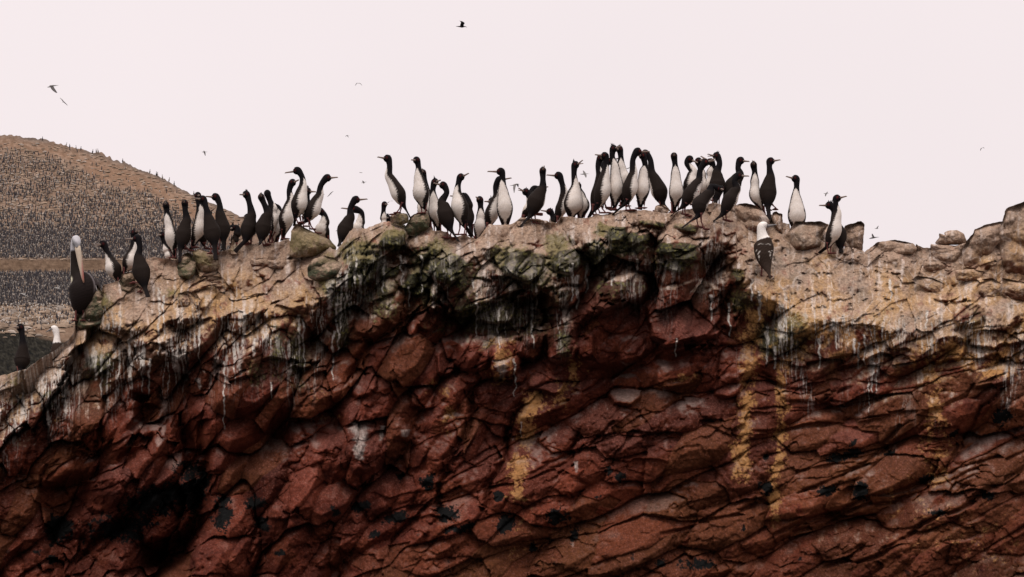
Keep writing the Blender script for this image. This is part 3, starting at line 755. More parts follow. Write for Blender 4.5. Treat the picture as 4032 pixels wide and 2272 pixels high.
CX, CRY = build_cliff()

# ------------------------------------------------------------------ loose boulders along the top
BOULDER = []
def boulder(zone, pts, label, thick=.2, front=.0, moss=0.0, name="boulder", flat=.55):
    pts = [zz(zone, p) for p in pts]
    cx = sum(p[0] for p in pts) / len(pts); by = max(p[1] for p in pts)
    ax = np.array([p[0] for p in pts]); ay = np.array([p[1] for p in pts])
    cy = float(ay.mean())
    Yc = float(cliff_Y(np.array([cx]), np.array([max(by - 25, ridge_y(cx) + 4)]))[0]) - front + thick * .45
    # resample the outline by angle round the centre
    n = 110
    ang = np.arctan2(ay - cy, ax - cx); rad = np.hypot(ax - cx, ay - cy)
    o = np.argsort(ang); ang, rad = ang[o], rad[o]
    px_, py_ = ax[o], ay[o]
    th = np.linspace(-np.pi, np.pi, n, endpoint=False)
    xs_, ys_ = [], []
    P0 = np.stack([np.r_[px_, px_[0]], np.r_[py_, py_[0]]], 1)
    seg = np.hypot(*np.diff(P0, axis=0).T); cum = np.r_[0, np.cumsum(seg)]
    s = np.linspace(0, cum[-1], n, endpoint=False)
    bx = np.interp(s, cum, P0[:, 0]); byy = np.interp(s, cum, P0[:, 1])
    for _ in range(1):
        bx = (np.roll(bx, 1) + 2 * bx + np.roll(bx, -1)) / 4; byy = (np.roll(byy, 1) + 2 * byy + np.roll(byy, -1)) / 4
    rr = np.linspace(0, 1, 34)
    co = []; cols = []; 
    for side in (1, -1):
        r = rr[:, None]; X = cx + (bx[None] - cx) * r; Y = cy + (byy[None] - cy) * r
        X = X.astype(np.float32); Y = Y.astype(np.float32)
        prof = np.power(np.clip(1 - r ** 3.2, 0, 1), .5) + 0 * X
        sd_ = int(cx) % 50
        lb = chunks(X / 140, Y / 110, 141 + sd_, 2.6, .24, .8, .5)[0]; b2 = chunks(X / 42, Y / 36, 15 + sd_, 2.2, .22, .8, .4)[0]
        d = thick * prof + (lb * .12 + b2 * .028 + .012 * fbm(X / 12, Y / 12, 5, 4, .6)) * np.minimum(1, prof * 1.5)
        d = d - side * (by - Y) * .0029 * .30 * np.minimum(1, prof * 2)
        wob = 2.0 * fbm(X / 12, Y / 12, 9, 2) * (r > .9)
        x3, y3, z3 = P(X + wob, Y + wob, Yc - side * d)
        G = np.stack([x3, y3 * np.ones_like(x3), z3], -1)
        du = np.gradient(G, axis=1); dv = np.gradient(G, axis=0)
        nr = np.cross(du, dv); nr /= np.linalg.norm(nr, axis=-1, keepdims=True) + 1e-9
        nr = nr * np.sign(-nr[..., 1:2] + 1e-9)
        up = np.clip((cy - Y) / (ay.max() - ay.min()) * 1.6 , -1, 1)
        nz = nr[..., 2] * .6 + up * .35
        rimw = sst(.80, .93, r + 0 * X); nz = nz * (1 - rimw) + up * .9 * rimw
        c0 = rock_color(X, Y, nz, d, moss)
        # boulders: droppings-tan above, dark or mossy front below
        n2 = fbm(X / 40, Y / 40, 66, 4, .65); n3 = fbm(X / 12, Y / 12, 67, 3, .6)
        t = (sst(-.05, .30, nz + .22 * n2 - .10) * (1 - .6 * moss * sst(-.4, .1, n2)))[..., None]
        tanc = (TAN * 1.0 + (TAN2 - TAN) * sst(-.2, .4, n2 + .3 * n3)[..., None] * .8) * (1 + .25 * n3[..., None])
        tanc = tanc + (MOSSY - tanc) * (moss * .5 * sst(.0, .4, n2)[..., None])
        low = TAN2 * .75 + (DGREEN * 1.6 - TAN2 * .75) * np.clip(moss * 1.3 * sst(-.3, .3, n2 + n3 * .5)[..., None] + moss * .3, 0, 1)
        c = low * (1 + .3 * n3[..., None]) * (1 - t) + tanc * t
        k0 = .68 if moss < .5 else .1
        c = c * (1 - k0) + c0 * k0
        co.append(G.reshape(-1, 3)); cols.append(c.reshape(-1, 3))
    m = 34 * n
    i = np.arange(m).reshape(34, n)
    j = np.roll(i, -1, axis=1)
    f1 = np.stack([i[:-1], i[1:], j[1:], j[:-1]], -1).reshape(-1, 4)
    f2 = np.stack([i[:-1], j[:-1], j[1:], i[1:]], -1).reshape(-1, 4) + m
    # weld rims
    f2r = f2.copy(); rim = (f2r >= m + 33 * n); f2r[rim] -= m
    o = mesh_obj(name, np.concatenate(co), np.concatenate([f1, f2r]), M_ROCK, cols=np.clip(np.concatenate(cols), .01, .8), loc=PV(cx, by, Yc))
    tag(o, label, "boulder" if name == "boulder" else "stone", "loose boulders along the cliff top")
    BOULDER.append((pts, Yc))
    return o



for sp in SPECS:
    boulder(*sp['a'])

def surf_Y(px, py):
    for pts, Yc in BOULDER:
        if in_poly(np.array([px]), np.array([py]), pts)[0] or in_poly(np.array([px]), np.array([py + 8.0]), pts)[0]:
            return Yc - .03
    t = float(ridge_y(px))
    if py < t + 6:
        return float(np.interp(px, CX, CRY)) + .02 + max(0, (t - py)) * .0
    return float(cliff_Y(np.array([px]), np.array([py]))[0])
# ------------------------------------------------------------------ sea, far island, its colony
def build_sea():
    m, t, b = nodemat("sea_water", .25, .5)
    b.inputs["Base Color"].default_value = (.02, .03, .032, 1)
    n = t.nodes.new("ShaderNodeTexNoise"); n.inputs["Scale"].default_value = .35; n.inputs["Detail"].default_value = 8
    co = t.nodes.new("ShaderNodeTexCoord"); t.links.new(co.outputs["Object"], n.inputs["Vector"])
    bp = t.nodes.new("ShaderNodeBump"); bp.inputs["Distance"].default_value = .6
    t.links.new(n.outputs[0], bp.inputs["Height"]); t.links.new(bp.outputs[0], b.inputs["Normal"])
    R = 5000
    o = mesh_obj("sea", [(-R, -R, 0), (R, -R, 0), (R, R, 0), (-R, R, 0)], [(0, 1, 2, 3)], m, smooth=False)
    tag(o, kind="structure")
build_sea()

SKY = [(-3400,1050),(-1500,640),(-500,545),(0,536),(24,532),(70,537),(119,545),(168,550),(224,564),(259,574),(321,588),(363,602),(405,611),(427,620),(447,632),(500,644),(535,663),(573,676),
       (622,693),(664,716),(699,737),(751,763),(814,793),(853,808),(900,828),(1000,885),(1330,1110),(1700,1420),(2600,2400)]
sx_, sy_ = np.array(SKY, float).T
sky_y = lambda x: np.interp(x, sx_, sy_)
BAND = [(-3400,1100),(-1500,700),(0,588),(105,604),(192,621),(314,662),(412,728),(489,746),(594,760),(646,794),(734,858),(900,980),(1200,1300)]
gx_, gy_ = np.array(BAND, float).T
band_y = lambda x: np.interp(x, gx_, gy_)

def hill_Y(x, y):
    t = (1400 - y) / 870.0
    Y = 360 + 170 * np.clip(t, -3, 1.2)
    Y = Y + (x - 400) * .02
    return Y - 1.6 * fbm(x / 150, y / 110, 201, 3) - .5 * perlin(x / 24, y / 16, 202)

def hill_col(x, y):
    n1 = fbm(x / 160, y / 60, 211, 4); n2 = fbm(x / 22, y / 12, 212, 4, .6); n3 = perlin(x / 5, y / 3, 213)
    soil = np.array((.165, .108, .078)); pale = np.array((.225, .160, .122)); dk = np.array((.150, .100, .070)); grey = np.array((.115, .092, .080))
    c = np.zeros(x.shape + (3,)) + soil
    c = mixc(c, pale, sst(-.1, .4, n2 + .4 * n1))
    c = mixc(c, dk, sst(.0, .5, -n2 - .4 * n1) * .7)
    rim = np.exp(-((y - sky_y(x)) / 11.0) ** 2); c = mixc(c, grey * .9, np.clip(rim * sst(-.3, .1, n1 + .3 * n3) * .8, 0, 1))
    top = sst(4, 50, y - sky_y(x)) * (1 - sst(-30, 10, y - band_y(x) + 20 * n1)); c = mixc(c, np.array((.215, .125, .08)), top * .45)
    ter = sst(1018, 1026, y + 4 * n1) * (1 - sst(1066, 1078, y + 5 * n1)); c = mixc(c, np.array((.092, .060, .040)) * (1 + .6 * n2[..., None]), ter * .85)
    dd = np.maximum(sst(900, 1000, y) * (1 - sst(1014, 1024, y)), sst(1066, 1080, y) * (1 - sst(1190, 1225, y)))
    c = mixc(c, grey * .8, dd * .62)
    c = mixc(c, grey, sst(850, 930, y) * .35 * (1 - dd) * (1 - ter) * (1 - sst(1190, 1225, y)))
    low = sst(1195, 1225, y + 10 * n1); c = mixc(c, np.array((.150, .098, .068)), low * .7)
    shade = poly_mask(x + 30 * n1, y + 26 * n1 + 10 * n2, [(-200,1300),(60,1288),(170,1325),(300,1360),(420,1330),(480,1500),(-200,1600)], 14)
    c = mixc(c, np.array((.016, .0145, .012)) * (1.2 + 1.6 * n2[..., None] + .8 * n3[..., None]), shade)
    c = c * (1 + .22 * n3 + .25 * n2)[..., None]
    return np.clip(c, .01, .7)

def build_hill():
    xs = np.concatenate([np.linspace(-3400, -40, 160)[:-1], np.arange(-40, 1400, 4.0), np.linspace(1400, 2600, 50)[1:]]).astype(np.float32)
    v = np.linspace(0, 1, 330)[:, None]
    top = sky_y(xs) + (3.0 * perlin(xs / 9, xs * 0 + .3, 221) + 4 * fbm(xs / 30, xs * 0 + .7, 222, 2)) * .9
    outc = np.clip(perlin(xs / 17, xs * 0 + .2, 223) * 1.6 + .35, 0, 1) * (np.exp(-((xs - 405) / 38) ** 2) + .9 * np.exp(-((xs - 495) / 50) ** 2) + .5 * np.exp(-((xs - 60) / 70) ** 2) + .4 * np.exp(-((xs - 200) / 60) ** 2) + .35 * np.exp(-((xs - 640) / 60) ** 2))
    top = top - 11 * outc
    X = np.repeat(xs[None], 330, 0); Yp = (top[None] + (np.maximum(top, 1400)[None] + 500 - top[None]) * v ** 1.15).astype(np.float32)
    Yw = hill_Y(X, Yp)
    x3, y3, z3 = P(X, Yp, Yw); G = np.stack([x3, y3, z3], -1)
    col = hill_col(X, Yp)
    b = []
    for d, dz in ((4, 1.5), (20, 6), (80, 40), (140, 130)):
        g = G[0].copy(); g[:, 1] += d; g[:, 2] -= dz; b.append(g)
    ft = G[-1].copy(); ft[:, 2] = -3; ft[:, 1] -= 20
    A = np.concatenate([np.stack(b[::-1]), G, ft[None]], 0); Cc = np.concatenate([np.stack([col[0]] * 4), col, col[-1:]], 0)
    R, Q = A.shape[:2]; i = np.arange(R * Q, dtype=np.int32).reshape(R, Q)
    F = np.stack([i[:-1, :-1], i[1:, :-1], i[1:, 1:], i[:-1, 1:]], -1).reshape(-1, 4)
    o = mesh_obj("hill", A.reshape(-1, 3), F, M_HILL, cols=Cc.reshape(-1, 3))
    tag(o, kind="structure")
build_hill()

def tiny_bird_mesh(lean=0.0, white=1.0, squat=False):
    """a whole bird in five rings: dark back, pale front, thin neck, head and bill"""
    if squat: rows = [(0, .10, .07, .02), (.10, .17, .11, 0), (.22, .13, .10, .04), (.32, .05, .05, .12), (.40, .045, .05, .15), (.44, .01, .01, .16)]
    else: rows = [(0, .05, .05, -.06), (.14, .10, .10, -.02), (.32, .11, .11, .0), (.46, .055, .055, .0), (.58, .035, .035, -.01), (.66, .04, .05, .01), (.71, .012, .015, .02)]
    n = 6; v = []; c = []
    for z, rx, ry, fo in rows:
        for k in range(n):
            a = 2 * math.pi * k / n
            v.append((rx * math.sin(a) + lean * z, -ry * math.cos(a) - fo, z))
            if squat: c.append((.52, .49, .46) if z > .25 else ((.20, .16, .13)))
            else: c.append(tuple(np.array((.32, .28, .25)) * white) if math.cos(a) > .3 and .1 < z < .5 and white > .2 else (.034, .030, .034))
    f = []
    for r in range(len(rows) - 1):
        for k in range(n):
            f.append((r * n + k, r * n + (k + 1) % n, (r + 1) * n + (k + 1) % n, (r + 1) * n + k))
    f.append(tuple(range((len(rows) - 1) * n, len(rows) * n)))
    b = len(v); z = rows[-2][0]; q = 1 if not squat else .8                    # bill
    v += [(-.012 + lean * z, -.04, z), (.012 + lean * z, -.04, z), (lean * z, -.03, z + .03), (lean * z, -.15 * q - rows[-2][3], z + .02)]
    c += [(.10, .08, .07)] * 4; f += [(b, b + 1, b + 3), (b + 1, b + 2, b + 3), (b + 2, b, b + 3)]
    return np.array(v), f, np.array(c)

def build_colony():
    rs = np.random.RandomState(4)
    M_T = mat_attr("colony_plumage", .8, .2, 5., .1, 5., .0, .01)
    M_N = mat_attr("colony_ground", .95, .1, 2., .3, 3., .5, .1)
    spots = []
    # jittered rows give the even spacing of nesting birds
    y = 575.0
    while y < 1320:
        dense = (905 < y < 1020) or (1070 < y < 1205)
        step = 5.8 if dense else (8.6 - 2.0 * max(0, (y - 780) / 125) if y < 905 else 10.5)
        if y > 1210: step = 9.5
        xs = np.arange(-560, 1180, step * (1.0 if dense else 1.12))
        for x in xs:
            px, py = x + rs.uniform(-.5, .5) * step * 1.3, y + rs.uniform(-.5, .5) * step * 1.2
            if py < band_y(px) + rs.uniform(-14, 22): 
                if not (rs.rand() < .035 and py > sky_y(px) + 14): continue
            if 1022 < py < 1074: continue
            if py > ridge_y(px) + 15: continue
            dn = fbm(np.array([px / 130.]), np.array([py / 60.]), 231, 2)[0]
            if not dense and py < 905 and dn < -.16 and rs.rand() < .6: continue
            if py > 1285 and px < 330: 
                if rs.rand() < .93: continue
            spots.append((px, py, dense))
        y += step * (.74 if dense else .80)
    spots = [s for s in spots if rs.rand() < (.95 if s[2] else .86)]
    print("colony birds", len(spots))
    kinds = [tiny_bird_mesh(0, 1), tiny_bird_mesh(.25, 1), tiny_bird_mesh(-.25, 1), tiny_bird_mesh(.1, 0), tiny_bird_mesh(0, 1, True)]
    info = []
    for px, py, dense in spots:
        Yw = float(hill_Y(np.array([px]), np.array([py]))[0]) - .1
        kd = 4 if (py > 1200 and rs.rand() < .5) else int(rs.choice(4, p=[.30, .17, .17, .36]))
        yaw = rs.uniform(-math.pi, math.pi) if rs.rand() < .6 else math.pi + rs.uniform(-1.2, 1.2)
        info.append((px, py, Yw, kd, yaw, rs.uniform(.72, 1.0) * (1.08 if not dense else 1.0)))
    vis = [i for i, s in enumerate(info) if 5 < s[0] < 1010 and s[1] < ridge_y(s[0]) - 12 and not (155 < s[0] * 1 < 380 and 1090 < s[1]) and s[3] != 4]
    vis.sort(key=lambda i: info[i][2])
    # nearest rows of the colony: every bird an object of its own
    near = [i for i in vis if rs.rand() < .8][:226]
    rim = []
    objs = []
    for k, (v, f, c_) in enumerate(kinds[:4]):
        protos = mesh_obj("cormorant", v, f, M_T, cols=c_, smooth=False); objs.append(protos)
    used = [False] * 4
    def place(i_, label, group):
        px, py, Yw, kd, yaw, sc = i_
        if used[kd]:
            o = objs[kd].copy(); C.objects.link(o)
        else:
            o = objs[kd]; used[kd] = True
        o.location = PV(px, py, Yw); o.rotation_euler = (0, 0, yaw); o.scale = (sc, sc, sc)
        tag(o, label, "bird", group)
    for i in near:
        place(info[i], "tiny cormorant standing in the packed colony on the far slope", "cormorants of the colony on the far slope")
    # sentinels on the skyline of the island
    for px, dy, kd in ((167,0,0),(259,-1,1),(275,1,3),(299,2,0),(319,1,3),(380,-8,1),(388,-9,2),(364,-2,3),(483,-4,0),(590,-3,1),(615,-2,3),(620,-2,0),(641,-2,2),(664,-4,1),(685,-2,3),(763,-3,0)):
        py = float(sky_y(px)) + dy + 4
        place((px, py, float(hill_Y(np.array([float(px)]), np.array([py]))[0]) - .5, kd, rs.uniform(-3, 3), 1.15), "tiny cormorant silhouetted on the crest of the far hill", "cormorants on the crest of the far hill")
    skip = set(near)
    V, F, Cc, n = [], [], [], 0
    for i, (px, py, Yw, kd, yaw, sc) in enumerate(info):
        if i in skip: continue
        v, f, c_ = kinds[kd]
        ca, sa = math.cos(yaw), math.sin(yaw)
        p = np.array(PV(px, py, Yw))
        w = v * sc; w = np.stack([w[:, 0] * ca - w[:, 1] * sa, w[:, 0] * sa + w[:, 1] * ca, w[:, 2]], 1) + p
        V.append(w); Cc.append(c_); F += [tuple(q + n for q in ff) for ff in f]; n += len(v)
    o = mesh_obj("bird_colony", np.concatenate(V), F, M_T, cols=np.concatenate(Cc), smooth=False)
    tag(o, "countless cormorants packed over the far slope", kind="stuff")
    # pale nest mounds and stones between them
    V, F, Cc, n = [], [], [], 0
    ring = 7
    for _ in range(9000):
        px, py = rs.uniform(-60, 1150), rs.uniform(560, 1330)
        if py < sky_y(px) + 6 or 1024 < py < 1068 or py > ridge_y(px) + 20: continue
        dense = (920 < py < 1020) or (1070 < py < 1200)
        if dense and rs.rand() < .55: continue
        if py < band_y(px) and rs.rand() < .55: continue
        if py > 1295 and px < 300 and rs.rand() < .8: continue
        Yw = float(hill_Y(np.array([px]), np.array([py]))[0])
        big = 1.0 + (1.1 * rs.rand() if py > 1215 else 0)
        r = rs.uniform(.16, .36) * big; h = r * rs.uniform(.45, .8); p = np.array(PV(px, py, Yw - .15))
        sh = rs.uniform(.62, 1.15); base = np.array((.25, .18, .132)) * sh if rs.rand() < .85 else np.array((.33, .27, .23)) * sh
        for z, q in ((-.3, 1.05), (.35, .9), (.8, .55)):
            for k in range(ring):
                a = 2 * math.pi * k / ring; j = rs.uniform(.8, 1.2)
                V.append(p + np.array((r * q * j * math.cos(a) * 1.3, r * q * j * math.sin(a), h * z))); Cc.append(base * (1.0))
        V.append(p + np.array((0, 0, h))); Cc.append(base)
        for q in range(2):
            for k in range(ring):
                F.append((n + q * ring + k, n + q * ring + (k + 1) % ring, n + (q + 1) * ring + (k + 1) % ring, n + (q + 1) * ring + k))
        for k in range(ring): F.append((n + 2 * ring + k, n + 2 * ring + (k + 1) % ring, n + 3 * ring))
        n += 3 * ring + 1
    o = mesh_obj("nest_mounds", np.array(V), F, M_N, cols=np.array(Cc), smooth=True)
    tag(o, "pale nest mounds and stones between the colony birds", kind="stuff")
build_colony()
# ------------------------------------------------------------------ birds
M_FEATH = mat_attr("feathers", .75, .05, 60., .16, 160., .25, .004)
M_BILL = mat_attr("horn_bill", .45, .5, 60., .15, 60., .1, .002)
M_EYE = mat_attr("wet_eye", .12, .6, 10., .05, 10., .0, .001)

def catmull(keys, n_per):
    """keys (k,m) array; returns dense array and float key index"""
    K_ = np.asarray(keys, float); k = len(K_)
    out, idx = [], []
    for i in range(k - 1):
        p0 = K_[max(i - 1, 0)]; p1 = K_[i]; p2 = K_[i + 1]; p3 = K_[min(i + 2, k - 1)]
        for j in range(n_per):
            t = j / n_per
            out.append(.5 * ((2 * p1) + (-p0 + p2) * t + (2 * p0 - 5 * p1 + 4 * p2 - p3) * t * t + (-p0 + 3 * p1 - 3 * p2 + p3) * t ** 3))
            idx.append(i + t)
    out.append(K_[-1]); idx.append(k - 1.0)
    return np.array(out), np.array(idx)

def skin(pts, rl, rd, vent, nseg=22):
    """elliptic sections along pts; rl lateral, rd belly-back radius; vent = where the belly faces. returns verts (r,s,3), angle table"""
    T = np.gradient(pts, axis=0); T /= np.linalg.norm(T, axis=1, keepdims=True) + 1e-9
    V = vent - (vent * T).sum(1, keepdims=True) * T
    V /= np.linalg.norm(V, axis=1, keepdims=True) + 1e-9
    for i in range(1, len(V)):
        V[i] = V[i] * .55 + V[i - 1] * .45
        V[i] -= V[i].dot(T[i]) * T[i]; V[i] /= np.linalg.norm(V[i]) + 1e-9
    L = np.cross(T, V)
    th = np.linspace(0, 2 * np.pi, nseg, endpoint=False)
    c, s = np.cos(th)[None, :, None], np.sin(th)[None, :, None]
    A = pts[:, None] + V[:, None] * c * rd[:, None, None] + L[:, None] * s * rl[:, None, None]
    return A, th

def tube_faces(r, s, off=0):
    i = np.arange(r * s).reshape(r, s) + off; j = np.roll(i, -1, axis=1)
    f = [tuple(q) for q in np.stack([i[:-1], j[:-1], j[1:], i[1:]], -1).reshape(-1, 4)]
    f.append(tuple(i[0][::-1])); f.append(tuple(i[-1]))
    return f

class Parts:
    def __init__(s): s.v = []; s.f = []; s.c = []; s.n = 0
    def add(s, v, f, c):
        v = np.asarray(v, float).reshape(-1, 3); c = np.asarray(c, float); c = np.broadcast_to(c.reshape(-1, 3) if c.ndim > 1 else c, v.shape)
        s.f += [tuple(int(q) + s.n for q in ff) for ff in f]; s.v.append(v); s.c.append(c); s.n += len(v)
    def tube(s, pts, r, c, nseg=8, flat=1.0, up=(0, 0, 1)):
        pts = np.asarray(pts, float); r = np.asarray(r, float)
        vt = np.tile(np.array(up, float) + 1e-3, (len(pts), 1))
        A, _ = skin(pts, r, r * flat, vt, nseg)
        s.add(A, tube_faces(len(pts), nseg), c)
    def build(s, name, mat, parent=None, loc=None):
        return mesh_obj(name, np.concatenate(s.v), s.f, mat, cols=np.concatenate(s.c), parent=None, loc=loc)

BLK = np.array((.0075, .0062, .0072)); BRN = np.array((.022, .0150, .0120)); WHT = np.array((.70, .63, .585)); WST = np.array((.46, .36, .275))
PINK = np.array((.15, .055, .050)); BILLC = np.array((.17, .115, .09)); REDF = np.array((.085, .009, .007))

def attach(child, parent):
    child.parent = parent
    child.location = child.location - parent.location

def leg_web(pt, knee0, foot, fdir, rad=.0095):
    """shank from the body to the ground and a webbed foot, part of the body mesh"""
    knee0 = np.array(knee0); foot = np.array(foot)
    mid = knee0 * .45 + foot * .55 + np.array(fdir) * -.012
    pts = np.array([knee0, knee0 * .75 + mid * .25, mid, foot + np.array((0, 0, .012)), foot])
    pt.tube(pts, np.array([.024, .014, rad * .8, rad * .8, rad]), PINK, 8)
    f = np.array(fdir, float); f[2] = 0; f /= np.linalg.norm(f) + 1e-9; l = np.array((-f[1], f[0], 0))
    tips = [foot + f * .060 - l * .038, foot + f * .078 - l * .012, foot + f * .076 + l * .016, foot + f * .055 + l * .040]
    up = np.array((0, 0, .010))
    v = [foot - f * .012 + up * 1.4] + [t + up * .3 for t in tips] + [foot - f * .012 - up * .4] + [t - up * .5 for t in tips]
    F = [(0, 1, 2), (0, 2, 3), (0, 3, 4), (5, 7, 6), (5, 8, 7), (5, 9, 8), (1, 6, 7, 2), (2, 7, 8, 3), (3, 8, 9, 4), (0, 5, 6, 1), (4, 9, 5, 0)]
    pt.add(v, F, PINK * .9)

def cormorant(z, az, H, B, Nk, Sh, Ch, Ve, Ta, W, label, feet=None, dy=0.0, hs=0.3, k=1.0, crest=0, wound=False, open_=0, patch=0, Yabs=None, neck=1.0, whiteness=1.0, seed=None):
    redeye = 'red' in label
    """z: survey sheet; points are head, bill tip, mid neck, shoulder, chest, vent, tail tip"""
    s = Z[z][2]
    q = {n: zz(z, p) for n, p in dict(H=H, B=B, N=Nk, S=Sh, C=Ch, V=Ve, T=Ta).items()}
    seed = int(q['H'][0] * 7 + q['H'][1]) if seed is None else seed
    rnd = random.Random(seed)
    w = W * s / 2.0 * .90
    a = math.radians(az); f = np.array((math.sin(a), -math.cos(a), 0.0))      # the way the belly faces
    if feet:
        ft = [zz(z, p) for p in feet]
        Yf = surf_Y(ft[0][0], ft[0][1])
        Y0 = Yf - .03 + dy
    else:
        x0, y0 = q['V']
        Y0 = surf_Y(q['C'][0], ridge_y(q['C'][0])) + .22 + dy
    if Yabs is not None: Y0 = Yabs
    m = pxm(Y0)
    dep = lambda t: -math.cos(a) * t        # forward offset t (m) -> world Y
    keys = {}
    def pt(n, fo):
        return np.array(PV(q[n][0], q[n][1], Y0 + dep(fo)))
    T, V, Cc, Sx, Nx, Hx = pt('T', -.13), pt('V', -.045), pt('C', .005), pt('S', .0), pt('N', .0), pt('H', .005)
    hx, hz = q['B'][0] - q['H'][0], -(q['B'][1] - q['H'][1])
    ln = 46.0 * k
    flat = math.hypot(hx, hz)
    dpt_ = math.sqrt(max(0.0, ln * ln - flat * flat)) if flat < ln else 0.0
    hd = np.array((hx * 1.0, -dpt_ * (1 if hs >= 0 else -1), hz)); hd /= np.linalg.norm(hd)
    tot = max(flat, ln * .98) * m
    base = Hx + hd * 15 * k * m
    mid_lb = V * .45 + Cc * .55; mid_uc = Cc * .45 + Sx * .55
    nu = Nx * .5 + Sx * .5
    tm = T * .45 + V * .55
    K_ = [T, tm, V, mid_lb, Cc, mid_uc, Sx, Nx, Hx - hd * 3 * k * m, Hx + hd * 7 * k * m, base + hd * 1 * k * m]
    nk = neck
    rl = [9 * k, 8.5 * k, w * .34, w * .84, w, w * .74, 17 * k * nk, 11.3 * k * nk, 13.8 * k, 13.2 * k, 7 * k]
    rd = [1.6 * k, 2.6 * k, w * .32, w * .80, w * .98, w * .74, 17 * k * nk, 11.3 * k * nk, 15 * k, 14.6 * k, 7.8 * k]
    D_, ki = catmull(np.concatenate([np.array(K_), np.array(rl)[:, None], np.array(rd)[:, None]], 1), 9)
    pts, rl, rd = D_[:, :3], np.maximum(D_[:, 3], 1.2) * m, np.maximum(D_[:, 4], 1.2) * m
    fh = np.array((hd[0], hd[1], 0)); fh /= np.linalg.norm(fh) + 1e-6
    vent = np.zeros_like(pts)
    for i, kk in enumerate(ki):
        t = min(1, max(0, (kk - 6) / 2.0)); u = min(1, max(0, (kk - 7.3) / 1.3))
        vent[i] = (f * (1 - t) + fh * t) * (1 - u) + np.array((0, 0, -1.0)) * u + (np.array((0, 0, -.15)) if kk < 2.2 else 0)
    NS = 32
    A, th = skin(pts, rl, rd, vent, NS)
    ctr = pts[:, None]
    # angle from the belly line, 0..pi
    ang = np.minimum(th, 2 * np.pi - th)[None, :] + 0 * ki[:, None]
    KI = ki[:, None] + 0 * ang
    # the folded wings stand a little proud of the flanks; feathers at the edge are ragged
    lim = np.interp(ki, [0, 1.9, 2.2, 2.7, 3.0, 3.5, 4, 5, 5.6, 6.0, 6.45, 6.8, 7], [0, 0, .15, .38, .66, .98, 1.16, 1.16, 1.02, .88, .62, 0, 0])[:, None] * whiteness
    jag = .09 * np.sin(KI * 23 + seed) + .06 * np.sin(KI * 51 + seed * 2)
    wing = sst(.02, .14, ang - lim + jag * (lim > .05)) * sst(1.4, 2.3, KI) * (1 - sst(5.6, 6.3, KI))
    A = ctr + (A - ctr) * (1 + .10 * wing - .03)[..., None]
    white = 1 - sst(-.03, .05, ang - lim + jag * .8)
    white = white * (KI > 2.0) * (lim > .01)
    dirty = np.clip(.15 + .75 * (1 - sst(2.4, 4.6, KI)) + .12 * np.sin(KI * 9 + ang * 4 + seed), 0, 1)
    wc = WHT[None, None] * (1 - dirty[..., None] * .75) + WST[None, None] * dirty[..., None] * .75
    back = sst(2.0, 3.0, KI) * (1 - sst(5.6, 6.6, KI)) * .9 + .35 * (KI < 2)
    sc = .5 + .5 * np.sin(KI * 26 + 2.2 * np.abs(np.sin(ang * 6)))
    bc = BLK[None, None] + (BRN - BLK)[None, None] * (back * (.62 + .38 * sc))[..., None]
    col = bc * (1 - white[..., None]) + wc * white[..., None]
    rim = np.exp(-((ang - lim) / .10) ** 2) * (np.sin(KI * 31 + seed) > .35) * (KI > 3.2) * (KI < 5.9)
    col = col * (1 - .5 * rim[..., None]) + WHT * .5 * rim[..., None]
    red = np.exp(-((KI - 9.2) / .36) ** 2) * np.exp(-((ang - 1.75) / .42) ** 2) * (.9 if redeye else .55)
    col = col * (1 - red[..., None]) + REDF * red[..., None]
    if patch or abs(hd[1]) > .35:
        pw = (np.exp(-((KI - 8.1) / .36) ** 2) * np.exp(-(ang / .52) ** 2)) > .42
        col = np.where(pw[..., None], np.array((.52, .47, .42)), col)
    if wound:
        wm = (np.exp(-((KI - 4.5 + (ang - .75) * .8) / .07) ** 2) * np.exp(-((ang - .75) / .16) ** 2)) > .35
        col = np.where(wm[..., None], np.array((.35, .02, .01)), col)
    B_ = Parts()
    R = len(pts)
    B_.add(A, tube_faces(R, NS), col.reshape(-1, 3))
    # legs
    lat = np.array((-f[1], f[0], 0))
    if feet:
        fp = [np.array(PV(p[0], p[1], Y0 + .03)) for p in ft]
        if len(fp) == 1: fp.append(fp[0] + lat * .07)
    else:
        fp = [V + np.array((0, 0, -.09)) + lat * sg * .04 + f * .03 for sg in (-1, 1)]
    hipc = mid_lb * .45 + V * .55
    hips = [hipc + lat * sg * .035 + f * .01 for sg in (-1, 1)]
    if np.linalg.norm((hips[0] - fp[0])[:2]) + np.linalg.norm((hips[1] - fp[1])[:2]) > np.linalg.norm((hips[1] - fp[0])[:2]) + np.linalg.norm((hips[0] - fp[1])[:2]):
        fp = fp[::-1]
    for hp, f0 in zip(hips, fp):
        leg_web(B_, hp, f0, f)
    loc = (float((fp[0][0] + fp[1][0]) / 2), float((fp[0][1] + fp[1][1]) / 2), float(min(fp[0][2], fp[1][2])))
    root = B_.build("cormorant", M_FEATH, loc=loc)
    tag(root, label, "bird", "cormorants standing along the cliff top")
    # bill
    bl = Parts()
    blen = tot - 15 * k * m
    dn = np.array((0, 0, -1.0)) - hd * (-hd[2]); dn /= np.linalg.norm(dn) + 1e-9
    def mand(d, up):
        t = np.array([-.12, .1, .35, .65, .88, .97, 1.0])
        pp = base[None] + d[None] * (t * blen)[:, None] + dn[None] * (np.array([0, 0, 0, 0, .0, .004, .011]) if up else np.zeros(7))[:, None]
        r = np.array([6.8, 5.6, 4.2, 3.2, 2.9, 2.2, .7]) * k * m * (.8 if up else .62)
        bl.tube(pp, r, BILLC * (1.0 if up else 1.35), 8, .9)
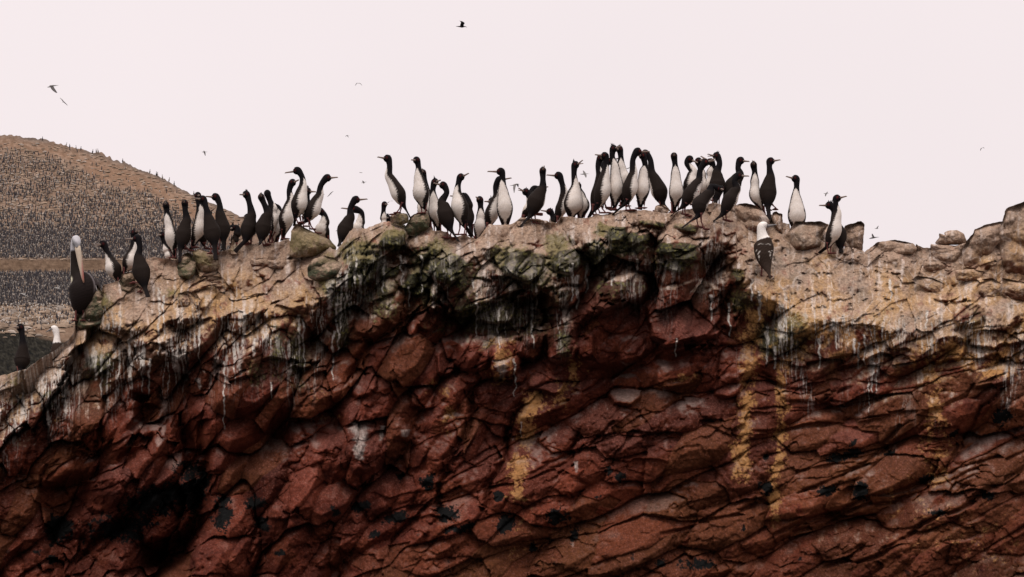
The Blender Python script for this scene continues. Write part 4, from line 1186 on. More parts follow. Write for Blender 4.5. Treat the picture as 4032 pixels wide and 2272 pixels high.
    if open_:
        g = math.radians(9 * open_)
        d1 = hd * math.cos(g) - dn * math.sin(g); d2 = hd * math.cos(g) + dn * math.sin(g)
        mand(d1, True); mand(d2, False)
    else:
        mand(hd, True); base2 = base.copy(); base = base + dn * 1.6 * k * m; mand(hd, False); base = base2
    bo = bl.build("bill", M_BILL, loc=tuple(base)); attach(bo, root)
    # eyes
    latH = np.cross(hd, np.array((0, 0, 1.0))); latH /= np.linalg.norm(latH) + 1e-9
    for sg in (-1, 1):
        ep = Parts(); c = Hx + hd * 6.5 * k * m + latH * sg * 10.3 * k * m - dn * 2.5 * k * m
        ph = np.linspace(0.15, np.pi - .15, 7); pp = c[None] + latH[None] * sg * (np.cos(ph) * .0042)[:, None]
        ep.tube(pp, np.sin(ph) * .0052, np.array((.03, .05, .03)), 8, 1.0)
        eo = ep.build("eye", M_EYE, loc=tuple(c)); attach(eo, root)
    if crest:
        cr_ = Parts(); upv = -dn
        for i in range(5):
            b0 = Hx + hd * (4 - 3.2 * i) * k * m + upv * (10.5 - .5 * i) * k * m + latH * rnd.uniform(-.5, .5) * 5 * k * m
            tip = b0 + (upv * rnd.uniform(8, 15) - hd * rnd.uniform(0, 7) + latH * rnd.uniform(-4, 4)) * k * m * crest
            cr_.tube(np.array([b0 - upv * 4 * k * m, b0 * .5 + tip * .5 - hd * 1 * m, tip]), np.array([3.4, 2.2, .35]) * k * m, BLK * .9, 6)
        co = cr_.build("crest", M_FEATH, loc=tuple(Hx)); attach(co, root)
    return root

c = cormorant
c('L', -160, (180,985),(136,992),(196,1060),(203,1140),(196,1260),(185,1350),(175,1405), 150, "black cormorant standing alone in front of dark rock at the far left edge", dy=.15)
c('A', -60, (545,692),(470,722),(584,765),(610,835),(645,940),(705,1060),(745,1110), 185, "white-bellied cormorant looking down left with a parted bill, right of the pelican", open_=1, dy=-.1)
c('A', 50, (866,578),(936,548),(860,640),(858,740),(830,860),(770,960),(725,1010), 175, "cormorant with white belly and raised gaping bill half hidden behind a black-backed one", open_=1.2, crest=.8, dy=.15)
c('A', -170, (898,632),(768,636),(925,725),(912,810),(938,960),(975,1130),(1012,1238), 195, "black-backed cormorant above the ochre slab, bill level to the left, tail pointing down", feet=[(850,1090),(930,1180)], dy=-.06)
c('B', -20, (142,822),(85,836),(168,930),(196,1030),(222,1110),(228,1190),(228,1230), 110, "small cormorant low behind the leftmost white-fronted standing one", dy=.35, k=.85, crest=.8)
c('B', -22, (195,400),(190,352),(210,495),(228,600),(262,830),(310,1080),(330,1160), 190, "white-fronted cormorant with a pale throat spot, leftmost of the tight left cluster", feet=[(300,1150),(330,1150)], patch=1, crest=.7)
c('B', 140, (463,372),(448,325),(470,470),(490,590),(455,800),(405,1010),(388,1210), 250, "black-backed cormorant with a thin white edge and pale throat spot, second in the left cluster", feet=[(520,1035),(440,1010)], patch=1, dy=-.08, crest=.6)
c('B', 35, (650,262),(690,280),(664,370),(682,490),(662,730),(585,950),(545,1030), 205, "white-bellied cormorant, head half hidden behind a black-backed bird, in the left cluster", feet=[(560,1005),(600,1000)], dy=.05)
c('B', 90, (800,505),(905,452),(765,570),(742,660),(728,830),(735,960),(740,1010), 170, "dark cormorant mostly hidden behind two others, bill tip pointing up right", feet=[(780,1015),(740,1010)], dy=.22, neck=.9)
c('B', -165, (722,312),(602,312),(768,430),(795,545),(850,760),(890,960),(905,1170), 255, "big black-backed cormorant facing left in the middle of the left cluster", dy=-.32)
c('B', -150, (905,278),(765,282),(962,385),(965,490),(1000,710),(1015,900),(1022,1040), 240, "black cormorant with long bill level to the left, highest in the left cluster", dy=-.12, crest=.5)
c('B', 160, (1148,715),(1120,760),(1212,712),(1212,800),(1180,880),(1150,950),(1140,1000), 130, "small hunched black cormorant with a crest between larger ones", dy=.1, crest=1.2, k=.9)
c('C', -150, (268,562),(176,586),(312,680),(345,840),(305,1050),(250,1250),(95,1418), 255, "black-backed cormorant with a pointed crest and tail trailing down left", feet=[(300,1290),(340,1290)], crest=1.0, dy=-.06)
c('C', -120, (290,905),(145,918),(345,950),(365,1010),(340,1110),(330,1190),(330,1240), 150, "cormorant hidden behind the pointed-crested one, only head and long bill showing left", dy=.25, crest=.8)
c('C', 145, (495,606),(487,565),(538,705),(590,830),(530,1040),(490,1240),(470,1310), 265, "black-backed cormorant with spiky crest and pale throat spot", feet=[(520,1315),(560,1300)], patch=1, crest=1.2, dy=-.06)
c('C', 60, (586,548),(600,530),(622,650),(670,770),(690,930),(640,1170),(600,1270), 150, "slim cormorant seen from behind its round black head, behind the spiky-crested one", feet=[(620,1290),(650,1290)], hs=-1, dy=.12)
c('C', -20, (692,742),(660,790),(752,765),(768,880),(720,1080),(705,1260),(700,1320), 180, "cormorant with arched black neck and pale belly, squeezed between taller birds", dy=.05)
c('C', 45, (958,385),(1072,358),(915,500),(935,645),(875,900),(830,1140),(800,1250), 250, "white-bellied cormorant looking right, behind the one on the big boulder", feet=[(800,1235),(840,1230)], dy=.05)
c('C', 56, (1035,202),(844,230),(1108,300),(1118,430),(1070,690),(1010,890),(985,1030), 275, "tall white-bellied cormorant atop the big boulder, bill pointing left", feet=[(1040,985),(1130,1040)], dy=-.04)
c('C', -60, (1186,512),(1328,535),(1180,600),(1170,680),(1150,800),(1150,900),(1150,980), 150, "cormorant hidden behind the boulder pair, only crest and bill showing between them", dy=.5, crest=1.2)
c('C', 76, (1480,312),(1652,302),(1388,425),(1370,565),(1275,780),(1165,950),(1085,1010), 260, "white-bellied cormorant on the big boulder leaning right with its bill to the right", feet=[(1225,1080),(1310,1140)], dy=.02)
c('C', -35, (1388,815),(1350,850),(1440,870),(1448,950),(1400,1090),(1490,1210),(1530,1260), 240, "white-fronted cormorant with head tucked down, on the right side of the big boulder", dy=.1, neck=1.1)
c('C', 155, (1912,640),(2092,622),(1832,765),(1835,880),(1760,1070),(1690,1250),(1660,1330), 255, "black-backed cormorant looking right at the notch in the ridge", crest=.5, dy=-.1)
c('C', -30, (1915,785),(1690,757),(1998,830),(1990,950),(1950,1060),(1960,1150),(1980,1200), 200, "cormorant with arched neck and red face, bill left, behind the one at the notch", dy=.2)
c('D', 20, (392,850),(447,862),(380,935),(380,1030),(388,1120),(390,1180),(380,1220), 95, "little cormorant head and throat patch poking above the ridge, looking right", patch=1, k=.8, dy=.4)
c('D', 180, (438,1030),(440,1050),(450,1070),(452,1110),(452,1170),(450,1210),(450,1240), 90, "tiny crested black head just above the ridge", k=.8, dy=.5, crest=1.4)
c('D', -72, (436,226),(296,212),(464,330),(452,450),(572,690),(655,860),(748,1032), 225, "tall cormorant on the smooth boulder, white front, looking left with its tail down right", feet=[(545,985),(605,962)], dy=-.02, crest=.6)
c('D', -28, (832,250),(760,267),(856,335),(858,445),(885,680),(935,880),(960,930), 235, "tall white-bellied cormorant on the mossy boulder", feet=[(900,975),(948,970)], dy=.0)
c('D', -20, (918,425),(905,390),(938,520),(955,650),(948,900),(1000,1100),(1030,1190), 235, "cormorant with a crest and throat patch behind the one on the mossy boulder", dy=.28, patch=1, crest=1.0)
c('D', 0, (1078,548),(1166,538),(1052,650),(1060,760),(1085,950),(1120,1150),(1130,1230), 200, "white-bellied crested cormorant whose bill crosses its dark neighbour's", dy=-.05, crest=1.3)
c('D', -125, (1195,590),(1060,568),(1240,685),(1178,800),(1210,975),(1290,1180),(1405,1352), 265, "all-dark cormorant with swan-like neck turned left, its tail to the lower right", feet=[(1290,1300),(1250,1290)], dy=-.08, crest=.4)
c('D', -38, (1430,480),(1547,437),(1398,570),(1386,685),(1412,880),(1480,1120),(1585,1290), 265, "white-bellied cormorant with bill raised to the upper right", feet=[(1400,1262),(1480,1262)], dy=-.02)
c('D', -160, (1408,745),(1284,747),(1490,725),(1535,840),(1545,1000),(1560,1150),(1575,1250), 150, "dark arched-neck cormorant behind the bird with the raised bill", dy=.2)
c('D', 5, (1692,790),(1636,768),(1702,880),(1704,985),(1690,1130),(1655,1330),(1650,1400), 165, "slim front-facing cormorant alone in the dip of the ridge", patch=1, dy=.0)
c('E', -80, (128,808),(22,828),(160,850),(180,920),(150,1010),(130,1080),(120,1130), 130, "cormorant hidden behind two others, crest and low bill pointing left", dy=.4, crest=1.3)
c('E', 50, (232,515),(396,482),(180,600),(198,730),(135,950),(70,1150),(40,1220), 210, "cormorant with arched black neck and bill to the right, behind a front-facing bird", dy=.12)
c('E', 0, (248,402),(64,394),(276,500),(272,610),(302,880),(310,1150),(320,1210), 232, "front-facing white-bellied cormorant with long bill level to the left", dy=-.12, crest=.5)
c('E', -85, (592,680),(480,656),(628,730),(650,800),(620,900),(545,1030),(500,1060), 150, "cormorant calling with open bill to the left, behind the crested dark-backed one", open_=1, dy=.2, crest=.8)
c('E', 90, (770,640),(896,620),(700,625),(670,700),(690,800),(700,880),(700,930), 150, "hunched black cormorant behind the crested dark-backed one, bill tip right", dy=.3)
c('E', 130, (820,395),(840,345),(822,500),(818,620),(735,800),(655,990),(512,1150), 265, "dark-backed crested cormorant with bill straight up and white edge on its right", feet=[(690,1095),(740,1110)], dy=-.05, crest=1.2, patch=1)
c('E', 70, (1035,458),(868,442),(1086,575),(1112,700),(1075,900),(1010,1050),(990,1100), 180, "cormorant looking left with dark flank, just left of the open-billed one", dy=.08, crest=.3)
c('E', -90, (918,948),(788,936),(955,1010),(955,1070),(960,1140),(960,1190),(960,1220), 90, "low cormorant head behind the ridge, bill left, between taller birds", dy=.5, k=.9, crest=.8)
c('E', 25, (1262,315),(1372,285),(1245,440),(1262,590),(1240,830),(1200,1010),(1180,1060), 285, "white-bellied cormorant with tall crest and wide open bill to the right", open_=1.6, crest=1.6, dy=-.02)
c('E', -15, (1300,600),(1320,570),(1312,640),(1330,700),(1360,850),(1345,1020),(1380,1080), 205, "cormorant with hidden head and pale belly behind the open-billed one", dy=.2)
c('E', 58, (1665,190),(1523,180),(1684,295),(1672,405),(1640,660),(1560,880),(1440,1030), 245, "speckle-flanked white-bellied cormorant looking left near the summit group", feet=[(1595,965),(1670,965)], dy=-.04)
c('E', 60, (1602,222),(1650,242),(1574,320),(1600,460),(1560,700),(1500,900),(1440,1020), 180, "brownish-necked cormorant behind the speckle-flanked one", dy=.12)
c('E', 80, (1732,262),(1846,237),(1660,285),(1640,380),(1660,600),(1650,800),(1640,900), 150, "dark cormorant threading its neck behind the summit pair, bill right", dy=.32)
c('E', 0, (1782,95),(1880,76),(1766,200),(1800,325),(1822,620),(1800,860),(1790,930), 215, "white-bellied cormorant of the bill-touching pair on the left, crest up", feet=[(1750,930),(1800,925)], dy=.05, crest=1.4, patch=1)
c('E', 12, (1864,100),(1792,118),(1882,200),(1884,320),(1930,500),(1910,780),(1900,880), 180, "right-hand cormorant of the bill-touching pair, bending towards its mate", dy=.2, patch=1, crest=1.0)
c('F', 72, (1048,232),(1248,226),(974,370),(985,560),(935,810),(870,1040),(650,1235), 275, "white-bellied cormorant with red eye and long bill right, front of the summit group", feet=[(870,1165),(935,1160)], dy=-.08)
c('F', -5, (1130,300),(1010,312),(1170,440),(1152,530),(1130,810),(1100,1070),(1090,1150), 245, "front-facing cormorant with red eye between the red-eyed and the big black one", feet=[(1060,1140),(1155,1135)], dy=.06)
c('F', -120, (1178,262),(1040,300),(1256,370),(1270,560),(1385,850),(1450,1050),(1592,1200), 295, "big sloping black cormorant behind the flat-topped stone", dy=.22)
c('F', 0, (1630,310),(1622,278),(1645,430),(1652,545),(1665,850),(1640,1100),(1625,1190), 245, "upright white-fronted cormorant facing the viewer, right of the flat-topped stone", patch=1, dy=.05)
c('G', 40, (440,258),(560,332),(402,322),(490,430),(460,620),(390,830),(360,900), 235, "grey-chested cormorant curling its neck, bill down right, in the right summit group", dy=.15, neck=1.0)
c('G', 15, (575,290),(655,285),(600,380),(625,480),(650,650),(600,850),(590,920), 170, "white-bellied cormorant hidden behind a leaning black one, bill showing right", dy=.26, open_=.8)
c('G', 92, (672,312),(832,266),(598,430),(590,565),(475,770),(340,960),(130,1130), 262, "leaning black cormorant with gaping bill right and a red stain on its white flank", feet=[(380,1110),(330,1085)], dy=-.06, open_=1.0, wound=True)
c('G', -10, (760,300),(608,203),(792,360),(760,450),(735,620),(740,780),(740,840), 120, "slim white-bellied cormorant pointing its bill up left behind the black pair", dy=.2)
c('G', -178, (848,212),(698,212),(892,320),(855,440),(858,620),(835,860),(820,1050), 255, "black-backed crested cormorant with open bill to the left in the right summit group", dy=.02, open_=1.0, crest=1.0)
c('G', 118, (905,705),(935,745),(778,672),(748,750),(605,930),(560,1110),(330,1285), 265, "bowed black cormorant with head tucked down, standing on red legs lowest of the group", feet=[(570,1275),(650,1305)], dy=-.10, neck=1.15)
c('G', 150, (1205,280),(1336,312),(1170,385),(1195,480),(1095,650),(980,840),(940,920), 262, "black cormorant looking right, upper one of the stacked pair by the rock hump", dy=.0)
c('G', 112, (1172,505),(1336,520),(1116,590),(1150,690),(1060,860),(935,1080),(700,1275), 255, "dark cormorant leaning right with white right edge, lower one of the stacked pair", feet=[(1000,1185),(950,1170)], dy=-.12)
c('G', 0, (1405,352),(1390,310),(1420,450),(1420,565),(1425,790),(1530,1010),(1560,1080), 190, "white-fronted cormorant with pointed crest behind the round-backed black one", dy=.12, crest=1.4, patch=1)
c('G', 178, (1658,288),(1802,283),(1642,380),(1655,500),(1620,740),(1620,970),(1642,1160), 275, "round-backed black cormorant with bill right, one foot spread on the rock edge", feet=[(1735,1000),(1640,1010)], dy=-.08, crest=.5)
c('H', 0, (705,197),(580,172),(716,290),(708,385),(718,620),(728,840),(730,930), 228, "white-fronted cormorant standing apart behind the rock, bill left", dy=.0)
c('H', 40, (1195,430),(1308,413),(1182,500),(1202,600),(1170,810),(1080,1000),(985,1080), 190, "white-bellied red-eyed cormorant looking right, front bird of the pair at right", feet=[(1095,1088),(1120,1085)], dy=-.05, patch=1, neck=.95)
c('H', 170, (1108,512),(975,516),(1160,580),(1170,690),(1230,850),(1240,1020),(1250,1070), 170, "black crested cormorant behind the right-hand pair's front bird, bill left", feet=[(1190,1070),(1240,1085)], dy=.12, crest=1.2)
# ------------------------------------------------------------------ pelican and boobies
def custom_bird(name, label, group, z, keys, az, hd_keys=None, colf=None, Y0=32.0, n_per=9, NS=32, ventral=None):
    """keys: list of (x, y, forward offset m, lateral r px, belly-back r px) in sheet coordinates, tail first"""
    s = Z[z][2]; a = math.radians(az); f = np.array((math.sin(a), -math.cos(a), 0.0)); m = pxm(Y0)
    rows = []
    for x, y, fo, rl, rd in keys:
        px, py = zz(z, (x, y)); p = np.array(PV(px, py, Y0 - fo))
        rows.append(list(p) + [rl * s, rd * s])
    D_, ki = catmull(rows, n_per)
    pts, rl, rd = D_[:, :3], np.maximum(D_[:, 3], 1) * m, np.maximum(D_[:, 4], 1) * m
    vent = np.array([ventral(k) if ventral else f for k in ki])
    A, th = skin(pts, rl, rd, vent, NS)
    ang = np.minimum(th, 2 * np.pi - th)[None, :] + 0 * ki[:, None]; sgn = np.sign(np.pi - th)[None, :] + 0 * ang
    KI = ki[:, None] + 0 * ang
    A, col = colf(A, pts[:, None], KI, ang, sgn)
    return A, col, f, m, pts

# pelican: dark, front view, long bill laid down on its breast
PY = surf_Y(360, 1262) + .05
def pel_col(A, ctr, KI, ang, sgn):
    dark = np.array((.018, .013, .012)); n = .5 + .5 * np.sin(KI * 22 + 3 * np.sin(ang * 7))
    c = dark[None, None] * (.8 + .5 * n[..., None])
    nk = sst(4.7, 5.1, KI)
    c = c * (1 - nk[..., None]) + np.array((.016, .012, .010)) * nk[..., None]
    side = (sgn < 0) * sst(1.15, 1.35, ang) * (1 - sst(2.2, 2.4, ang)) * sst(4.9, 5.3, KI)          # pale stripe down the neck
    c = c * (1 - side[..., None]) + np.array((.62, .60, .58)) * side[..., None]
    cl = np.exp(-((KI - 4.72) / .22) ** 2) * np.exp(-((ang * -sgn - 1.0) / .45) ** 2)
    cl = sst(.3, .6, cl + .12 * np.sin(KI * 60))
    c = c * (1 - cl[..., None]) + np.array((.72, .66, .50)) * cl[..., None]
    hd = sst(7.0, 7.3, KI)
    grey = sst(.0, .9, np.cos(ang) + (KI - 8.3) * .6)
    hc = np.array((.44, .42, .44)) * (1 - .55 * grey[..., None])
    c = c * (1 - hd[..., None]) + hc * hd[..., None]
    wing = sst(1.2, 1.5, ang) * sst(1.5, 2.2, KI) * (1 - sst(4.2, 4.8, KI))
    A = ctr + (A - ctr) * (1 + .06 * wing)[..., None]
    st = (np.sin(ang * 34) > .35) * wing * (sgn > 0) * sst(2.6, 3.4, KI)
    c = c * (1 - .75 * st[..., None]) + np.array((.38, .33, .34)) * .75 * st[..., None]
    return A, c
def pel_v(k):
    if k < 5: return np.array((-.1, -1, 0.0))
    u = min(1, max(0, (k - 6.8) / 1.2))
    return np.array((.1, -1, 0)) * (1 - u) + np.array((0, -.25, -1.0)) * u
A, col, f, m, pts = custom_bird("pelican", "", "", 'L', [
    (705,850,-.10,30,26),(700,800,-.04,70,60),(712,730,.0,100,95),(725,650,.02,116,112),(715,580,.02,104,100),(672,510,.02,56,56),(656,420,.01,36,34),(652,320,.0,32,30),(655,255,-.01,34,36),
    (668,208,.0,38,38),(676,235,.05,37,29),(682,268,.075,27,20),(684,285,.085,20,12)], -5, colf=pel_col, Y0=PY, ventral=pel_v)
pb = Parts(); pb.add(A, tube_faces(A.shape[0], A.shape[1]), col.reshape(-1, 3))
# far wing shoulder seen at right
ws = [np.array(PV(*zz('L', p), PY + o)) for p, o in (((752,545), .02), ((800,570), .05), ((845,620), .07), ((835,700), .07), ((770,790), .05))]
pb.tube(catmull(ws, 5)[0], np.interp(np.linspace(0, 4, 21), [0, 1, 2, 3, 4], [10, 34, 40, 36, 12]) * .4475 * m, np.array((.050, .040, .040)), 16, .55, (0, -1, 0))
for i in range(9):
    p0 = np.array(PV(*zz('L', (760 + i * 10, 548 + i * 7 + (i % 3) * 5)), PY - .045)); p1 = p0 + np.array((.030, .012, -.085))
    pb.tube(np.array([p0, (p0 + p1) / 2, p1]), np.array([.006, .006, .0015]) * 1.0, np.array((.40, .36, .36)) * (1.3 if i < 2 else .8), 6, .5, (0, -1, 0))
feetY = PY
fb = np.array(PV(*zz('L', (700, 830)), PY))
for sg in (-1, 1):
    leg_web(pb, fb + np.array((sg * .04, 0, .03)), fb + np.array((sg * .05, -.0, -.13)), (0, -1, 0), .014)
ploc = tuple(fb + np.array((0, 0, -.13)))
pel = pb.build("pelican", M_FEATH, loc=ploc)
tag(pel, "dark pelican with white crown and long bill resting on its breast at the left", "pelican")
bl = Parts()
b0, b1 = np.array(PV(*zz('L', (682, 268)), PY - .085)), np.array(PV(*zz('L', (735, 585)), PY - .20))
t = np.linspace(0, 1, 9); pp = b0[None] * (1 - t[:, None]) + b1[None] * t[:, None]; pp[-1] += np.array((0, .012, 0))
ww = np.interp(t, [0, .1, .5, .9, 1], [25, 27, 21, 11, 5]) * .4475 * m
A_, _ = skin(pp, ww, ww * .42, np.tile(np.array((0, -1.0, .2)), (9, 1)), 16)
tt = np.repeat(t[:, None], 16, 1); th = np.linspace(0, 2 * np.pi, 16, endpoint=False)[None]
cream = np.array((.36, .28, .205)); redb = np.array((.24, .06, .042)); grey = np.array((.30, .27, .22))
r1 = sst(.40, .95, tt + .30 * np.cos(th * 1.0 + 1.6) * 1.0)
cc = cream * (1 - r1[..., None]) + redb * r1[..., None]
gs = (np.abs(np.cos(th) - 0) < .32) * (np.sin(th) < 0) * (1 - tt) ; cc = cc * (1 - gs[..., None]) + grey * gs[..., None]
tp = sst(.93, .97, tt); cc = cc * (1 - tp[..., None]) + np.array((.55, .30, .20)) * tp[..., None]
bl.add(A_, tube_faces(9, 16), cc.reshape(-1, 3)); o = bl.build("bill", M_BILL, loc=tuple(b0)); attach(o, pel)
bl = Parts(); pp2 = pp[:-1] + np.array((-.008, .022, 0)); bl.tube(pp2, ww[:-1] * .75, np.array((.20, .13, .11)), 12, .5, (0, -1, 0))
o = bl.build("throat_pouch", M_BILL, loc=tuple(b0)); attach(o, pel)
for sg in (-1, 1):
    ep = Parts(); cx_ = np.array(PV(*zz('L', (676 + sg * 36, 238)), PY - .045))
    ph = np.linspace(.15, np.pi - .15, 7); ep.tube(cx_[None] + np.array((1.0, 0, 0))[None] * (np.cos(ph) * .006)[:, None], np.sin(ph) * .007, np.array((.25, .22, .16)), 8)
    o = ep.build("eye", M_EYE, loc=tuple(cx_)); attach(o, pel)
ct = Parts()
for i, (dx, dz) in enumerate(((-16, -18), (-10, -26), (-20, -10))):
    a0 = np.array(PV(*zz('L', (650, 190 + i * 8)), PY)); a1 = np.array(PV(*zz('L', (650 + dx * .6, 190 + dz * 1.3 + i * 10)), PY))
    ct.tube(np.array([a0, (a0 + a1) / 2, a1]), np.array([.012, .009, .002]), np.array((.09, .03, .025)), 6)
o = ct.build("crest", M_FEATH, loc=tuple(ploc)); o.parent = pel; o.location = (0, 0, 0)

def booby_bill(root, z, pts_, r, Y, d0=0., col=(.13, .115, .115)):
    bl = Parts(); s = Z[z][2]; m = pxm(Y)
    pp = np.array([np.array(PV(*zz(z, p), Y)) + np.array((0, d0, 0)) for p in pts_])
    bl.tube(catmull(pp, 4)[0], np.interp(np.linspace(0, 1, (len(pp) - 1) * 4 + 1), np.linspace(0, 1, len(r)), r) * s * m, np.array(col), 10, .8)
    o = bl.build("bill", M_BILL, loc=tuple(pp[0])); attach(o, root)

def eye_at(root, z, p, Y, dy, r=.005, c=(.02, .018, .018)):
    ep = Parts(); c0 = np.array(PV(*zz(z, p), Y + dy))
    ph = np.linspace(.15, np.pi - .15, 7); ep.tube(c0[None] + np.array((0, 1.0, 0))[None] * (np.cos(ph) * r * .8)[:, None], np.sin(ph) * r, np.array(c), 8, 1, (0, 0, 1))
    o = ep.build("eye", M_EYE, loc=tuple(c0)); attach(o, root)

def booby_col(nk0, speck):
    def fcol(A, ctr, KI, ang, sgn):
        br = np.array((.034, .022, .017)); wh = np.array((.76, .70, .66))
        t = sst(nk0 - .10, nk0 + .08, KI + .05 * np.sin(ang * 9))
        n = .5 + .5 * np.sin(KI * 18 + 2 * np.sin(ang * 8))
        c = br[None, None] * (.7 + .5 * n[..., None])
        if speck:
            # pale scalloped feather edges across the mantle
            bars = np.sin(KI * 21 + 1.6 * np.cos((np.pi - ang) * 7.0)) * .6 + .5 * np.sin(ang * 19 + KI * 7)
            zone = np.exp(-((KI - 4.25) / .55) ** 2) * np.exp(-((np.pi - ang - .45) / .36) ** 2) + .8 * np.exp(-((KI - 2.9) / .7) ** 2) * np.exp(-((np.pi - ang - .75) / .35) ** 2)
            b = sst(.40, .56, bars * zone * 1.5)
            c = c * (1 - b[..., None]) + np.array((.60, .55, .50)) * b[..., None]
        c = c * (1 - t[..., None]) + wh * t[..., None]
        wing = sst(1.0, 1.4, ang) * sst(1.2, 2, KI) * (1 - sst(4.4, 5, KI))
        return ctr + (A - ctr) * (1 + .05 * wing)[..., None], c
    return fcol
# right-hand booby, seen from behind, looking right
BY = surf_Y(3020, 1085) - .10
def bv(k):
    u = min(1, max(0, (k - 6.6) / 1.2))
    return np.array((0, 1.0, 0)) * (1 - u) + np.array((.0, .15, -1)) * u
A, col, f, m, pts = custom_bird("booby", "", "", 'H', [
    (402,1385,.16,9,4),(385,1310,.12,24,12),(350,1210,.06,66,50),(328,1110,.03,100,88),(325,1010,.0,114,104),(325,940,.0,96,92),(310,885,.0,70,66),(298,815,.0,55,55),(303,765,.0,54,54),
    (335,748,.0,44,46),(362,750,.0,26,27)], 180, colf=booby_col(5.45, True), Y0=BY, ventral=bv)
pb = Parts(); pb.add(A, tube_faces(A.shape[0], A.shape[1]), col.reshape(-1, 3))
fb = np.array(PV(*zz('H', (350, 1215)), BY))
for sg in (-1, 1): leg_web(pb, fb + np.array((sg * .04, .03, 0)), fb + np.array((sg * .05, .05, -.12)), (0, 1, 0), .012)
bb = pb.build("booby", M_FEATH, loc=tuple(fb + np.array((0, 0.05, -.12))))
tag(bb, "white-headed booby with brown scalloped back, bill to the right, below the cormorants", "booby", "boobies on the cliff")
booby_bill(bb, 'H', [(352,752),(380,757),(430,747),(482,738)], [29,25,15,4], BY)
eye_at(bb, 'H', (366,742), BY, -.045, .006)
# left booby, only head and neck above the rock
BY2 = surf_Y(215, 1384) + .15
def bv2(k):
    u = min(1, max(0, (k - 5.6) / 1.2))
    return np.array((-1.0, -.2, 0)) * (1 - u) + np.array((-.1, 0, -1)) * u
A, col, f, m, pts = custom_bird("booby", "", "", 'L', [
    (560,1400,.0,16,8),(545,1330,.0,50,44),(520,1250,.0,72,66),(505,1170,.0,64,56),(500,1110,.0,38,34),(500,1055,.0,28,26),(492,1015,.0,29,30),(478,990,.0,29,27),(455,993,.0,20,19)], -80,
    colf=booby_col(3.85, False), Y0=BY2, ventral=bv2)
pb = Parts(); pb.add(A, tube_faces(A.shape[0], A.shape[1]), col.reshape(-1, 3))
fb = np.array(PV(*zz('L', (530, 1300)), BY2))
for sg in (-1, 1): leg_web(pb, fb + np.array((0, sg * .04, 0)), fb + np.array((-.02, sg * .05, -.12)), (-1, 0, 0), .012)
b2 = pb.build("booby", M_FEATH, loc=tuple(fb + np.array((0, 0, -.12))))
tag(b2, "white-headed booby looking left, only head and neck above the rock at lower left", "booby", "boobies on the cliff")
booby_bill(b2, 'L', [(462,994),(445,1000),(422,1012),(400,1024)], [14,11,7,2], BY2)
eye_at(b2, 'L', (452,990), BY2, -.030, .005)

# ------------------------------------------------------------------ birds in the air
def flyer(label, Y, body, wings, dark=1.0, white=0.0, wr=5.0, br=None):
    """body: (tail, rear, breast, head, bill) pixels; wings: list of joint lists (x, y, depth, chord px)"""
    m = pxm(Y); pt = Parts()
    pts = np.array([PV(p[0], p[1], Y) for p in body])
    L = math.hypot(body[-1][0] - body[0][0], body[-1][1] - body[0][1]); L = max(L, 14)
    r = (np.array([.012, .055, .075, .035, .008]) if br is None else np.array(br)) * L * m
    dd, _ = catmull(np.concatenate([pts, r[:, None]], 1), 5)
    A, th = skin(dd[:, :3], dd[:, 3], dd[:, 3], np.tile(np.array((0, -.3, -1.0)), (len(dd), 1)), 14)
    base = np.array((.035, .028, .028)) * dark + np.array((.28, .26, .25)) * (1 - dark)
    under = (np.cos(th) > .2)[None, :, None] * white
    pt.add(A, tube_faces(len(dd), 14), (base * (1 - under) + np.array((.6, .56, .53)) * under) + 0 * A)
    ax = np.array((body[-1][0] - body[0][0], 0, -(body[-1][1] - body[0][1])), float); ax /= np.linalg.norm(ax)
    for w in wings:
        P0 = np.array([list(PV(a, b, Y + d)) + [cw * m] for a, b, d, cw in w])
        dn, _ = catmull(P0, 5)
        n = len(dn); ch = dn[:, 3:4]; c0 = dn[:, :3]
        sp = np.gradient(c0, axis=0); sp /= np.linalg.norm(sp, axis=1, keepdims=True) + 1e-9
        cd = ax[None] - (sp * ax[None]).sum(1, keepdims=True) * sp
        nn = np.linalg.norm(cd, axis=1, keepdims=True); alt = np.array((0, 1.0, 0))[None] - sp * sp[:, 1:2]
        cd = np.where(nn > .25, cd / (nn + 1e-9), alt / (np.linalg.norm(alt, axis=1, keepdims=True) + 1e-9))
        nrm = np.cross(cd, sp)
        prof = [(-.55, 0), (-.2, .05), (.25, .09), (.45, .02), (.25, -.03), (-.2, -.02)]
        V = np.stack([c0 + cd * ch * a + nrm * ch * b for a, b in prof], 1)
        pt.add(V, tube_faces(n, 6), base * .85)
    o = pt.build("flying_bird", M_FEATH, loc=tuple(pts[2]))
    tag(o, label, "bird", "birds flying over the cliff")
    return o

def zp(x0, y0, s, *pts): return [(x0 + p[0] * s,) + (y0 + p[1] * s,) + tuple(p[2:]) for p in pts]
